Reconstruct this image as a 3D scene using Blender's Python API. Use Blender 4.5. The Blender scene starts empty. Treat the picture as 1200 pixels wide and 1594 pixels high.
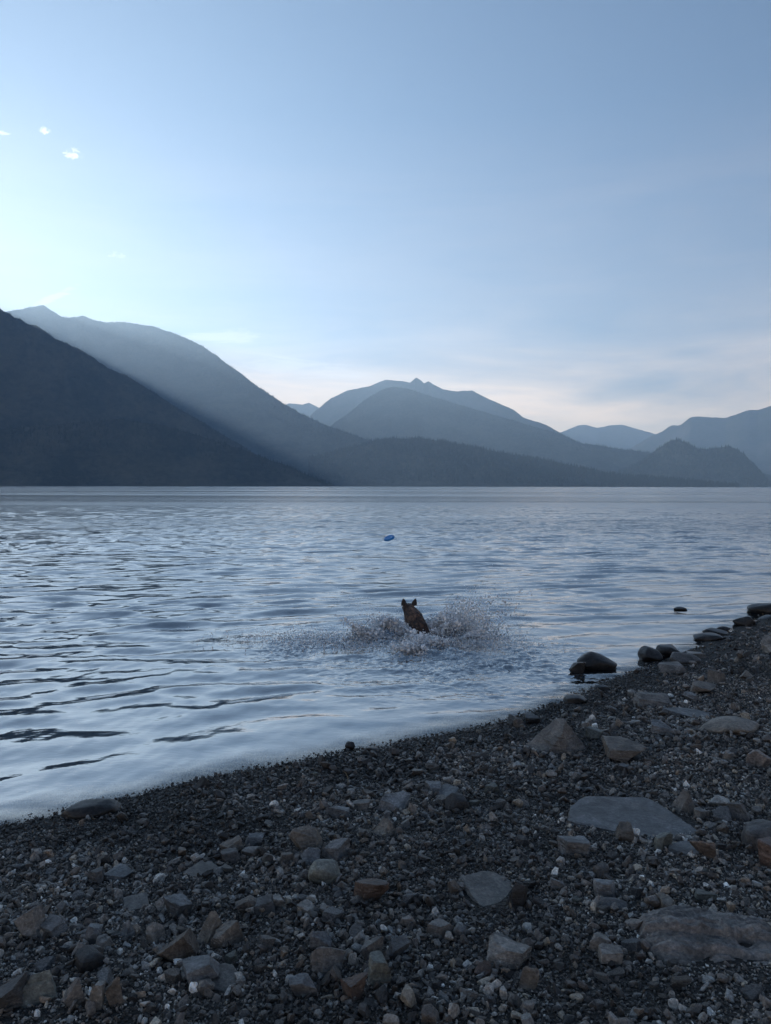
import bpy, bmesh, math, random
import numpy as np
from mathutils import Vector, Matrix, Euler

random.seed(7)
rng = np.random.default_rng(7)
scene = bpy.context.scene
C = scene.collection
R = math.radians

# ------------------------------------------------------------------ camera
EYE = 2.0                     # metres above the lake
FPX = 1160.0                  # focal length in photograph pixels (1200 x 1594)
PITCH = math.atan((797 - 756.5) / FPX)
ROLL = R(0.12)
cam_data = bpy.data.cameras.new('camera')
cam = bpy.data.objects.new('camera', cam_data)
C.objects.link(cam)
cam_data.sensor_fit = 'VERTICAL'
cam_data.sensor_height = 24
cam_data.lens = 24 * FPX / 1594
cam_data.clip_start = 0.05
cam_data.clip_end = 80000
cam.location = (0, 0, EYE)
cam_rot = Euler((R(90) - PITCH, 0, 0)).to_matrix() @ Matrix.Rotation(ROLL, 3, 'Z')
cam.rotation_euler = cam_rot.to_euler()
scene.camera = cam

# ------------------------------------------------------------------ light
SUN_AZ = math.atan2(-150 - 600, FPX)             # left of the view direction
SUN_EL = math.asin(((797 - 406) * math.cos(PITCH) - FPX * math.sin(PITCH)) / math.sqrt(750 ** 2 + 390 ** 2 + FPX ** 2))
world = bpy.data.worlds.new('World')
scene.world = world
world.use_nodes = True
wn = world.node_tree.nodes
wl = world.node_tree.links
wn.clear()
sun_data = bpy.data.lights.new('sun', 'SUN')
sun = bpy.data.objects.new('sun', sun_data)
C.objects.link(sun)
sun_data.energy = 4.2
sun_data.color = (1.0, 0.90, 0.76)
sun_data.angle = R(0.53)
sdir = Vector((math.sin(SUN_AZ) * math.cos(SUN_EL), math.cos(SUN_AZ) * math.cos(SUN_EL), math.sin(SUN_EL)))
sun.rotation_euler = sdir.to_track_quat('Z', 'Y').to_euler()

scene.view_settings.view_transform = 'Standard'
scene.view_settings.look = 'None'
scene.view_settings.exposure = 0.68
scene.view_settings.gamma = 1
scene.view_settings.use_curve_mapping = False
scene.render.engine = 'CYCLES'
scene.cycles.max_bounces = 20
scene.cycles.diffuse_bounces = 12
scene.cycles.glossy_bounces = 3
scene.cycles.transmission_bounces = 20
scene.cycles.transparent_max_bounces = 12
scene.cycles.volume_bounces = 1
scene.cycles.use_denoising = True
scene.cycles.caustics_reflective = False
scene.cycles.caustics_refractive = False


def nd(nodes, kind, **kw):
    n = nodes.new(kind)
    for k, v in kw.items():
        setattr(n, k, v)
    return n


def mixrgb(nt, fac, a, b, blend='MIX'):
    n = nt.nodes.new('ShaderNodeMix')
    n.data_type = 'RGBA'
    n.blend_type = blend
    for sock, val in ((n.inputs[0], fac), (n.inputs[6], a), (n.inputs[7], b)):
        if isinstance(val, bpy.types.NodeSocket):
            nt.links.new(val, sock)
        else:
            sock.default_value = val
    return n.outputs[2]


def mth(nt, op, a, b=None, c=None, clamp=False):
    n = nt.nodes.new('ShaderNodeMath')
    n.operation = op
    n.use_clamp = clamp
    for i, val in enumerate((a, b, c)):
        if val is None:
            continue
        if isinstance(val, bpy.types.NodeSocket):
            nt.links.new(val, n.inputs[i])
        else:
            n.inputs[i].default_value = val
    return n.outputs[0]


def ramp(nt, fac, stops, interp='LINEAR'):
    n = nt.nodes.new('ShaderNodeValToRGB')
    n.color_ramp.interpolation = interp
    e = n.color_ramp.elements
    while len(e) < len(stops):
        e.new(0.5)
    for el, (p, c) in zip(e, stops):
        el.position = p
        el.color = (c, c, c, 1) if isinstance(c, (int, float)) else tuple(c) + (1,)
    nt.links.new(fac, n.inputs[0])
    return n.outputs[0]


def noise(nt, vec, scale, detail=4, rough=0.55, dist=0.0):
    n = nt.nodes.new('ShaderNodeTexNoise')
    n.inputs['Scale'].default_value = scale
    n.inputs['Detail'].default_value = detail
    n.inputs['Roughness'].default_value = rough
    n.inputs['Distortion'].default_value = dist
    if vec is not None:
        nt.links.new(vec, n.inputs['Vector'])
    return n


def mapping(nt, vec, scale=(1, 1, 1), rot=(0, 0, 0), loc=(0, 0, 0)):
    n = nt.nodes.new('ShaderNodeMapping')
    n.inputs['Scale'].default_value = scale
    n.inputs['Rotation'].default_value = rot
    n.inputs['Location'].default_value = loc
    nt.links.new(vec, n.inputs['Vector'])
    return n.outputs[0]


# sky: clear evening air plus thin high cirrus low over the mountains
nt = world.node_tree
sky = nd(wn, 'ShaderNodeTexSky', sky_type='NISHITA')
sky.sun_disc = False
sky.sun_elevation = SUN_EL
sky.sun_rotation = SUN_AZ
sky.altitude = 500
sky.air_density = 1.0
sky.dust_density = 0.30
sky.ozone_density = 3.4
tc = nd(wn, 'ShaderNodeTexCoord')
sep = nd(wn, 'ShaderNodeSeparateXYZ')
wl.new(tc.outputs['Generated'], sep.inputs[0])
elev = mth(nt, 'ARCSINE', sep.outputs[2])
azim = mth(nt, 'ARCTAN2', sep.outputs[0], sep.outputs[1])
cmb = nd(wn, 'ShaderNodeCombineXYZ')
wl.new(azim, cmb.inputs[0])
wl.new(elev, cmb.inputs[1])
cir = noise(nt, mapping(nt, cmb.outputs[0], (2.2, 14, 1), (0, 0, R(-6)), (3.1, 0.7, 0)), 1.0, 6, 0.6, 0.6)
cir2 = noise(nt, mapping(nt, cmb.outputs[0], (7, 50, 1), (0, 0, R(-9)), (1.1, 2.7, 0)), 1.0, 5, 0.65, 0.8)
cm = mth(nt, 'MULTIPLY', ramp(nt, cir.outputs[0], [(0.28, 0.15), (0.60, 1.0)]), mth(nt, 'ADD', mth(nt, 'MULTIPLY', cir2.outputs[0], 0.8), 0.5))
# the band thins out above ten degrees
band = ramp(nt, elev, [(0.0, 1.0), (0.145, 1.0), (0.185, 0.35), (0.24, 0.12), (0.45, 0.0)])
cm = mth(nt, 'MULTIPLY', cm, band, clamp=True)
skyc = mixrgb(nt, mth(nt, 'MULTIPLY', cm, 0.75), sky.outputs[0], (29.0, 20.5, 13.0, 1))


def puff(px, py, rx, ry, strength, sc, seed, tilt=0.0):
    """a small torn cloud high in the sky, placed by its bearing and height angle"""
    v = cam_rot @ Vector((px - 600, 797 - py, -FPX)).normalized()
    a0, e0 = math.atan2(v.x, v.y), math.asin(v.z)
    da = mth(nt, 'SUBTRACT', azim, a0)
    de = mth(nt, 'SUBTRACT', elev, e0)
    de = mth(nt, 'SUBTRACT', de, mth(nt, 'MULTIPLY', da, tilt))
    d2 = mth(nt, 'ADD', mth(nt, 'POWER', mth(nt, 'ABSOLUTE', mth(nt, 'DIVIDE', da, rx / FPX)), 2.0), mth(nt, 'POWER', mth(nt, 'ABSOLUTE', mth(nt, 'DIVIDE', de, ry / FPX)), 2.0))
    nz = noise(nt, mapping(nt, cmb.outputs[0], (sc * ry / rx, sc, 1), (0, 0, 0), (seed, seed * .7, 0)), 1.0, 6, 0.7, 1.0)
    m_ = mth(nt, 'SUBTRACT', mth(nt, 'ADD', 1.0, mth(nt, 'MULTIPLY', mth(nt, 'SUBTRACT', nz.outputs[0], 0.5), 7.0)), d2, clamp=True)
    return mth(nt, 'MULTIPLY', m_, mth(nt, 'MULTIPLY', strength, mth(nt, 'LESS_THAN', d2, 3.0)))


for args in ((70, 203, 7, 5, 0.6, 210, 3.0), (113, 239, 12, 7, 0.6, 230, 5.3), (3, 206, 9, 3, 0.45, 200, 8.1), (178, 397, 13, 4, 0.30, 160, 1.7), (345, 522, 62, 10, 0.38, 60, 4.4), (85, 462, 32, 6, 0.35, 90, 6.2, 0.55), (480, 575, 95, 14, 0.45, 60, 2.2, -0.05)):
    skyc = mixrgb(nt, puff(*args), skyc, (17.5, 15.8, 14.2, 1))
bg = nd(wn, 'ShaderNodeBackground')
bg.inputs[1].default_value = 0.07
wl.new(skyc, bg.inputs[0])
wo = nd(wn, 'ShaderNodeOutputWorld')
wl.new(bg.outputs[0], wo.inputs[0])


# ------------------------------------------------------------------ helpers
def hashv(ix, iy, iz, seed):
    h = (ix.astype(np.int64) * 374761393 + iy.astype(np.int64) * 668265263 + iz.astype(np.int64) * 2147483647 + seed * 1274126177) & 0xffffffff
    h = ((h ^ (h >> 13)) * 1274126177) & 0xffffffff
    h = ((h ^ (h >> 16)) * 2246822519) & 0xffffffff
    return ((h ^ (h >> 15)) & 0xffffff) / float(0xffffff)


def vnoise(x, y, z=None, seed=0):
    """value noise in -1..1"""
    if z is None:
        z = np.zeros_like(x)
    fx, fy, fz = np.floor(x), np.floor(y), np.floor(z)
    ix, iy, iz = fx.astype(np.int64), fy.astype(np.int64), fz.astype(np.int64)
    u, v, w = x - fx, y - fy, z - fz
    u, v, w = (t * t * t * (t * (t * 6 - 15) + 10) for t in (u, v, w))
    flat = not np.any(z)
    r = 0
    for dz in ((0,) if flat else (0, 1)):
        wz = 1 if flat else (w if dz else 1 - w)
        for dy in (0, 1):
            wy = v if dy else 1 - v
            for dx in (0, 1):
                wx = u if dx else 1 - u
                r = r + hashv(ix + dx, iy + dy, iz + dz, seed) * wx * wy * wz
    return r * 2 - 1


def fbm(x, y, z=None, octv=4, seed=0, gain=0.5, ridged=False):
    a, s, t = 1.0, 0.0, 0.0
    for o in range(octv):
        n = vnoise(x * 2 ** o + 13.7 * o, y * 2 ** o - 7.1 * o, None if z is None else z * 2 ** o + 3.3 * o, seed + o)
        if ridged:
            n = 1 - 2 * np.abs(n)
        s = s + a * n
        t += a
        a *= gain
    return s / t


def mesh_from(name, verts, faces, mat=None, smooth=True, uvs=None):
    """verts Nx3 array, faces MxK int array (K = 3 or 4)"""
    verts = np.asarray(verts, dtype=np.float32)
    faces = np.asarray(faces, dtype=np.int32)
    me = bpy.data.meshes.new(name)
    k = faces.shape[1]
    me.vertices.add(len(verts))
    me.vertices.foreach_set('co', verts.ravel())
    me.loops.add(faces.size)
    me.loops.foreach_set('vertex_index', faces.ravel())
    me.polygons.add(len(faces))
    me.polygons.foreach_set('loop_start', np.arange(0, faces.size, k, dtype=np.int32))
    me.polygons.foreach_set('loop_total', np.full(len(faces), k, dtype=np.int32))
    me.polygons.foreach_set('use_smooth', np.full(len(faces), smooth, dtype=bool))
    if mat:
        me.materials.append(mat)
    me.update(calc_edges=True)
    return me


def link(name, me, parent=None, label=None, cat=None, group=None, kind=None):
    o = bpy.data.objects.new(name, me)
    C.objects.link(o)
    if parent:
        o.parent = parent
    if label:
        o['label'] = label
    if cat:
        o['category'] = cat
    if group:
        o['group'] = group
    if kind:
        o['kind'] = kind
    return o


def grid_faces(nr, nc, wrap=False):
    i = np.arange(nr - 1)[:, None]
    j = np.arange(nc if wrap else nc - 1)[None, :]
    j2 = (j + 1) % nc
    a = i * nc + j
    b = i * nc + j2
    c = (i + 1) * nc + j2
    d = (i + 1) * nc + j
    return np.stack([a, b, c, d], -1).reshape(-1, 4)


def new_mat(name):
    m = bpy.data.materials.new(name)
    m.use_nodes = True
    b = m.node_tree.nodes['Principled BSDF']
    return m, m.node_tree, b


def pix_dir(px, py):
    """unit direction of a place seen at a photograph pixel"""
    v = cam_rot @ Vector(((px - 600), (797 - py), -FPX))
    return v.normalized()


def at_dist(px, py, d):
    v = pix_dir(px, py)
    k = d / math.hypot(v.x, v.y)
    return Vector((v.x * k, v.y * k, EYE + v.z * k))


# ------------------------------------------------------------------ mountains
def mountain_mat(name, c1, c2, scale):
    m, nt, b = new_mat(name)
    g = nt.nodes.new('ShaderNodeNewGeometry')
    n1 = noise(nt, g.outputs['Position'], scale, 6, 0.65)
    n2 = noise(nt, g.outputs['Position'], scale * 9, 3, 0.7)
    f = mth(nt, 'ADD', mth(nt, 'MULTIPLY', n1.outputs[0], 0.6), mth(nt, 'MULTIPLY', n2.outputs[0], 0.4))
    nt.links.new(mixrgb(nt, ramp(nt, f, [(0.42, 0.0), (0.60, 1.0)]), c1 + (1,), c2 + (1,)), b.inputs['Base Color'])
    b.inputs['Roughness'].default_value = 1.0
    b.inputs['Specular IOR Level'].default_value = 0.0
    bp = nt.nodes.new('ShaderNodeBump')
    bp.inputs['Strength'].default_value = 0.6
    bp.inputs['Distance'].default_value = 12
    nt.links.new(n2.outputs[0], bp.inputs['Height'])
    nt.links.new(bp.outputs[0], b.inputs['Normal'])
    return m


forest_m = mountain_mat('forested_slope', (0.030, 0.036, 0.024), (0.105, 0.100, 0.068), 0.004)
alpine_m = mountain_mat('alpine_slope', (0.035, 0.050, 0.030), (0.11, 0.10, 0.085), 0.002)


def ridge(name, pts, mat, seed, back=1.5, spur=0.10, jag=0.006, nu=420, nv=56):
    """a mountain: pts = (pixel x, pixel y of the crest, crest distance, foot distance)"""
    P = np.array(pts, float)
    t = np.concatenate([[0], np.cumsum(np.abs(np.diff(P[:, 0])) + 1)])
    tt = np.linspace(0, t[-1], nu)
    Q = np.stack([np.interp(tt, t, P[:, k]) for k in range(4)], 1)
    # round the polyline a little
    ker = np.array([1, 2, 3, 2, 1.]); ker /= ker.sum()
    for k in (1,):
        q = np.pad(Q[:, k], 2, mode='edge')
        Q[:, k] = np.convolve(q, ker, 'valid')
    crest = np.array([at_dist(*q[:3])[:] for q in Q])
    hor = np.hypot(crest[:, 0], crest[:, 1])
    ux, uy = crest[:, 0] / hor, crest[:, 1] / hor
    h = np.maximum(crest[:, 2], 2)
    h = h + jag * h.max() * fbm(tt * 0.06, tt * 0, octv=5, seed=seed, gain=0.6) * np.clip(h / h.max() * 3, 0, 1)
    vs = []
    nb = nv // 2
    for i in range(nv + nb):
        if i < nv:
            s = i / (nv - 1)                     # 0 foot, 1 crest
            r = Q[:, 3] + (hor - Q[:, 3]) * s
            z = h * (0.75 * s + 0.25 * s * s)
        else:
            s = 1 - (i - nv + 1) / nb
            r = hor + (hor - Q[:, 3]) * back * (1 - s)
            z = h * s
        x, y = ux * r, uy * r
        lam = (hor - Q[:, 3]).mean() * 0.45 + 60
        env = np.sin(np.pi * np.clip(s, 0, 1)) ** 0.8
        sp = fbm(x / lam, y / lam, octv=5, seed=seed + 20, ridged=True)
        z = z + (sp - 0.35) * spur * h * env
        vs.append(np.stack([x, y, z - 6 * (1 - s)], 1))
    V = np.concatenate(vs)
    me = mesh_from(name, V, grid_faces(nv + nb, nu), mat)
    o = link(name, me, kind='structure')
    return o, np.array(vs)


near_r, near_v = ridge('mountain_slope', [(-1300, 330, 4500, 3300), (-800, 150, 4500, 3300), (-500, 215, 4400, 3300), (-250, 338, 4200, 3300), (-150, 394, 4100, 3300), (-60, 447, 4050, 3300),
    (0, 481, 4000, 3300), (60, 511, 3950, 3300), (150, 560, 3900, 3300), (230, 606, 3850, 3300), (300, 648, 3800, 3300), (400, 708, 3700, 3300), (460, 742, 3650, 3350), (500, 759, 3600, 3400)], forest_m, 1, spur=0.05, jag=0.010)
hump, hump_v = ridge('foothill', [(-500, 700, 3250, 2900), (-200, 690, 3250, 2900), (0, 668, 3250, 2900), (100, 660, 3200, 2900), (185, 652, 3200, 2900), (260, 664, 3200, 2900),
    (350, 690, 3180, 2920), (450, 727, 3150, 2950), (520, 757, 3100, 3000)], forest_m, 2, spur=0.05, jag=0.03)
rA, rA_v = ridge('forested_mountain', [(-500, 600, 9000, 5600), (-150, 530, 9000, 5600), (0, 487, 8900, 5500), (40, 480, 8800, 5500), (68, 475, 8800, 5500), (82, 484, 8700, 5500), (97, 495, 8700, 5500),
    (118, 494, 8700, 5500), (130, 491, 8600, 5400), (146, 498, 8600, 5400), (165, 502, 8500, 5400), (190, 501, 8400, 5300), (235, 507, 8200, 5200), (270, 519, 8000, 5200), (300, 530, 7800, 5100), (335, 552, 7500, 5000),
    (370, 577, 7200, 4900), (400, 601, 6900, 4800), (430, 621, 6600, 4700), (470, 645, 6300, 4600), (500, 659, 6000, 4500), (540, 674, 5700, 4400), (590, 690, 5400, 4300), (680, 712, 5100, 4300), (800, 742, 4900, 4400), (880, 757, 4700, 4500)],
    forest_m, 3, spur=0.10, jag=0.006, nu=600)
fs, fs_v = ridge('lakeside_ridge', [(480, 712, 4500, 4000), (530, 700, 4500, 4000), (590, 684, 4500, 3950), (650, 682, 4450, 3900), (700, 688, 4400, 3850), (760, 701, 4350, 3800), (850, 717, 4300, 3800),
    (950, 738, 4200, 3800), (1060, 748, 4100, 3850), (1150, 757, 4000, 3900)], forest_m, 4, spur=0.08, jag=0.02)
rB, rB_v = ridge('rounded_mountain', [(480, 690, 7600, 6000), (520, 659, 7600, 6000), (540, 645, 7600, 6000), (570, 621, 7500, 6000), (595, 606, 7500, 5900), (610, 602, 7500, 5900), (635, 605, 7400, 5900), (695, 624, 7300, 5800), (770, 646, 7200, 5700),
    (830, 664, 7000, 5600), (870, 675, 6900, 5600), (905, 690, 6700, 5500), (960, 698, 6600, 5400), (1020, 706, 6500, 5400), (1110, 722, 6300, 5400), (1230, 748, 6100, 5400), (1300, 757, 6000, 5500)],
    forest_m, 5, spur=0.10, jag=0.006, nu=500)
rC, rC_v = ridge('twin_peak_mountain', [(440, 690, 9700, 7800), (490, 640, 9700, 7800), (515, 620, 9700, 7800), (540, 608, 9700, 7800), (575, 601, 9600, 7800), (600, 591, 9600, 7800), (625, 593, 9600, 7800), (638, 596, 9500, 7800), (648, 587.5, 9500, 7800),
    (655, 592, 9500, 7800), (660, 597, 9500, 7800), (667, 593.5, 9500, 7800), (675, 599, 9500, 7800), (690, 606, 9400, 7700), (710, 609, 9400, 7700), (735, 608, 9400, 7700), (765, 623, 9300, 7600), (800, 638, 9200, 7500), (815, 650, 9200, 7500), (850, 661, 9100, 7400),
    (900, 690, 9000, 7300), (960, 720, 8900, 7300)], alpine_m, 6, spur=0.12, jag=0.004, nu=600)
rG, _ = ridge('distant_peak', [(400, 650, 12200, 11000), (450, 628, 12200, 11000), (470, 630, 12200, 11000), (480, 627, 12200, 11000), (500, 636, 12200, 11000), (540, 660, 12200, 11000)], alpine_m, 7, nu=160, nv=30)
rD, _ = ridge('distant_range', [(820, 700, 13500, 11500), (875, 672, 13500, 11500), (900, 662, 13500, 11500), (912, 661, 13500, 11500), (930, 666, 13500, 11500), (950, 662, 13500, 11500), (968, 661, 13500, 11500), (1000, 670, 13500, 11500), (1030, 678, 13500, 11500), (1080, 700, 13500, 11500), (1160, 730, 13000, 11500)],
    alpine_m, 8, nu=300, nv=40)
rE, _ = ridge('right_hand_mountain', [(960, 710, 10800, 8500), (1010, 681, 10800, 8500), (1030, 672, 10800, 8300), (1045, 661, 10800, 8200), (1058, 663, 10700, 8200), (1075, 649, 10700, 8200), (1095, 649, 10700, 8200), (1128, 651, 10600, 8200), (1150, 644, 10500, 8000), (1165, 638, 10500, 8000), (1180, 638, 10500, 8000), (1200, 632, 10400, 8000),
    (1300, 600, 10300, 7800), (1420, 615, 10300, 7700), (1700, 590, 9800, 7500), (2300, 600, 9300, 7000)], alpine_m, 9, spur=0.12, nu=500)
kn, kn_v = ridge('wooded_knoll', [(900, 752, 5400, 5000), (960, 735, 5400, 4900), (990, 722, 5400, 4900), (1010, 709, 5400, 4900), (1025, 698, 5400, 4850), (1040, 689, 5400, 4850), (1055, 685, 5400, 4850), (1068, 690, 5400, 4850), (1082, 697, 5400, 4850), (1100, 699, 5400, 4850),
    (1130, 694, 5350, 4850), (1145, 698, 5350, 4850), (1158, 707, 5300, 4850), (1175, 724, 5250, 4900), (1192, 744, 5200, 4950), (1203, 757, 5150, 5000)], forest_m, 10, spur=0.07, jag=0.03, nu=400)

# conifers along and below the crests: one far-off wood each
needle_m, nt_, b_ = new_mat('conifer_needles')
b_.inputs['Base Color'].default_value = (0.022, 0.036, 0.020, 1)
b_.inputs['Roughness'].default_value = 1


def forest(name, grids, label):
    VV, FF = [], []
    base = 0
    ang = np.arange(6) * math.pi / 3
    for vs, n, smin, hmin, hmax in grids:
        nvv = int(56)
        nu = vs.shape[1]
        s = 1 - (rng.random(n) ** 1.6) * (1 - smin)
        fi = s * (nvv - 1)
        i0 = np.clip(fi.astype(int), 0, nvv - 2)
        fj = rng.random(n) * (nu - 1.01)
        j0 = fj.astype(int)
        a = fi - i0
        b = (fj - j0)[:, None]
        a = a[:, None]
        p = (vs[i0, j0] * (1 - a) * (1 - b) + vs[i0 + 1, j0] * a * (1 - b) + vs[i0, j0 + 1] * (1 - a) * b + vs[i0 + 1, j0 + 1] * a * b)
        hh = hmin + (hmax - hmin) * rng.random(n) ** 1.5
        rr = hh * (0.13 + 0.07 * rng.random(n))
        ph = rng.random(n) * 6
        k = np.zeros((n, 7, 3))
        for q in range(6):
            rq = rr * (0.8 + 0.4 * rng.random(n))
            k[:, q, 0] = p[:, 0] + rq * np.cos(ang[q] + ph)
            k[:, q, 1] = p[:, 1] + rq * np.sin(ang[q] + ph)
            k[:, q, 2] = p[:, 2] - 2 + hh * 0.12 * rng.random(n)
        k[:, 6] = p
        k[:, 6, 2] += hh
        idx = base + np.arange(n)[:, None] * 7
        for q in range(6):
            FF.append(np.concatenate([idx + q, idx + (q + 1) % 6, idx + 6], 1))
        VV.append(k.reshape(-1, 3))
        base += n * 7
    me = mesh_from(name, np.concatenate(VV), np.concatenate(FF), needle_m, smooth=False)
    return link(name, me, label=label, cat='forest', kind='stuff')


forest('forest', [(kn_v, 3500, 0.05, 8, 22), (fs_v, 7000, 0.1, 9, 24), (rA_v, 9000, 0.75, 9, 22), (hump_v, 2500, 0.6, 8, 16), (near_v, 4000, 0.9, 6, 12), (rB_v, 4000, 0.8, 9, 22)],
       'dark conifer forest covering the far slopes along the lake shore')

# ------------------------------------------------------------------ haze
hm = bpy.data.materials.new('haze_air')
hm.use_nodes = True
hn = hm.node_tree.nodes
hn.clear()
pv = hn.new('ShaderNodeVolumePrincipled')
pv.inputs['Color'].default_value = (0.51, 0.73, 1.0, 1)
pv.inputs['Density'].default_value = 1.0e-4
pv.inputs['Density Attribute'].default_value = ''
pv.inputs['Anisotropy'].default_value = 0.47
ho = hn.new('ShaderNodeOutputMaterial')
hm.node_tree.links.new(pv.outputs[0], ho.inputs['Volume'])
hm.cycles.homogeneous_volume = True
x0, x1, y0, y1, z0, z1 = -13000, 13000, -3000, 15200, -10, 2900
hv = [(x, y, z) for z in (z0, z1) for y in (y0, y1) for x in (x0, x1)]
hf = [(0, 2, 3, 1), (4, 5, 7, 6), (0, 1, 5, 4), (2, 6, 7, 3), (0, 4, 6, 2), (1, 3, 7, 5)]
link('haze', mesh_from('haze', hv, hf, hm, smooth=False), kind='stuff', label='thin blue evening haze over the lake and mountains')

# ------------------------------------------------------------------ shoreline and ground
shore_px = [(-700, 1480), (-300, 1360), (0, 1287), (100, 1268), (200, 1244), (300, 1217), (400, 1199), (500, 1177), (600, 1160), (700, 1142), (790, 1118), (850, 1098), (900, 1080),
            (950, 1062), (1000, 1040), (1050, 1020), (1090, 1003), (1130, 985), (1165, 970), (1200, 956), (1300, 925), (1500, 880), (1900, 830)]


def on_plane(px, py, z=0.0):
    v = pix_dir(px, py)
    k = (z - EYE) / v.z
    return Vector((v.x * k, v.y * k, z))


SH = np.array([on_plane(*p)[:2] for p in shore_px])
first = SH[0] + (SH[0] - SH[1]) * 60
last = SH[-1] + (SH[-1] - SH[-2]) * 30
SH = np.vstack([first, SH, last])


def shore_dist(x, y):
    """signed distance to the waterline, positive on land"""
    best = np.full(x.shape, 1e9)
    sgn = np.ones(x.shape)
    for (ax, ay), (bx, by) in zip(SH[:-1], SH[1:]):
        dx, dy = bx - ax, by - ay
        L2 = dx * dx + dy * dy
        t = np.clip(((x - ax) * dx + (y - ay) * dy) / L2, 0, 1)
        ex, ey = x - (ax + t * dx), y - (ay + t * dy)
        d = np.hypot(ex, ey)
        cr = dx * (y - ay) - dy * (x - ax)       # > 0 : to the left of the line = lake side
        m = d < best
        best = np.where(m, d, best)
        sgn = np.where(m, np.where(cr > 0, -1.0, 1.0), sgn)
    return best * sgn


def ground_z(x, y):
    x = np.asarray(x, float)
    y = np.asarray(y, float)
    d = shore_dist(x, y)
    land = np.where(d > 0, 0.095 * np.minimum(d, 12) + 0.02 * np.clip(d - 12, 0, 200), np.maximum(d * 0.16, -3.0))
    near = np.clip(1 - np.hypot(x, y) / 60, 0.0, 1)
    bump = 0.035 * fbm(x * 0.9, y * 0.9, octv=3, seed=41) + 0.016 * fbm(x * 4.0, y * 4.0, octv=3, seed=47)
    damp = np.clip(np.abs(d) / 0.35, 0.25, 1)
    bump2 = np.where(np.abs(d) < 40, bump * damp, bump * 6)
    return land + bump2 * (0.2 + 0.8 * near)


def on_ground(px, py):
    v = pix_dir(px, py)
    z = 0.2
    for _ in range(25):
        k = (z - EYE) / v.z
        x, y = v.x * k, v.y * k
        z = 0.5 * z + 0.5 * max(float(ground_z(np.array([x]), np.array([y]))[0]), -0.02)
    return Vector((x, y, z))


# soil / gravel bed sheet
def soil_mat():
    m, nt, b = new_mat('gravel_bed')
    g = nt.nodes.new('ShaderNodeNewGeometry')
    v1 = nt.nodes.new('ShaderNodeTexVoronoi')
    v1.inputs['Scale'].default_value = 60
    nt.links.new(g.outputs['Position'], v1.inputs['Vector'])
    n1 = noise(nt, g.outputs['Position'], 1.3, 4)
    n2 = noise(nt, g.outputs['Position'], 120, 3)
    f = mth(nt, 'MULTIPLY', v1.outputs['Color'], 0.6)
    col = ramp(nt, mth(nt, 'ADD', f, mth(nt, 'MULTIPLY', n1.outputs[0], 0.4)), [(0.1, (0.014, 0.011, 0.009)), (0.5, (0.034, 0.028, 0.022)), (0.9, (0.08, 0.068, 0.056))])
    nt.links.new(col, b.inputs['Base Color'])
    b.inputs['Roughness'].default_value = 0.85
    bp = nt.nodes.new('ShaderNodeBump')
    bp.inputs['Strength'].default_value = 1.0
    bp.inputs['Distance'].default_value = 0.01
    hgt = mth(nt, 'ADD', v1.outputs['Distance'], mth(nt, 'MULTIPLY', n2.outputs[0], 0.3))
    nt.links.new(hgt, bp.inputs['Height'])
    nt.links.new(bp.outputs[0], b.inputs['Normal'])
    return m


def polar_sheet(rs, az_dense, n_dense, n_coarse):
    a1 = np.linspace(-az_dense, az_dense, n_dense)
    a2 = np.linspace(az_dense, 2 * math.pi - az_dense, n_coarse + 2)[1:-1]
    az = np.concatenate([a1, a2])
    Rr, A = np.meshgrid(rs, az, indexing='ij')
    return Rr * np.sin(A), Rr * np.cos(A), grid_faces(len(rs), len(az), wrap=True), len(az)


rs = np.concatenate([np.arange(0.5, 14, 0.045), np.geomspace(14, 26000, 90)])
X, Y, F, _ = polar_sheet(rs, R(42), 300, 90)
Z = ground_z(X, Y)
Z = np.where((np.hypot(X, Y) > 300) & (shore_dist(X, Y) < 0), -3.0, Z)
V = np.stack([X, Y, Z], -1).reshape(-1, 3)
me = mesh_from('beach', V, F, soil_mat())
link('beach', me, kind='structure')

# ------------------------------------------------------------------ lake
DOG = on_plane(650, 992)
wave_rng = np.random.default_rng(3)


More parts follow.
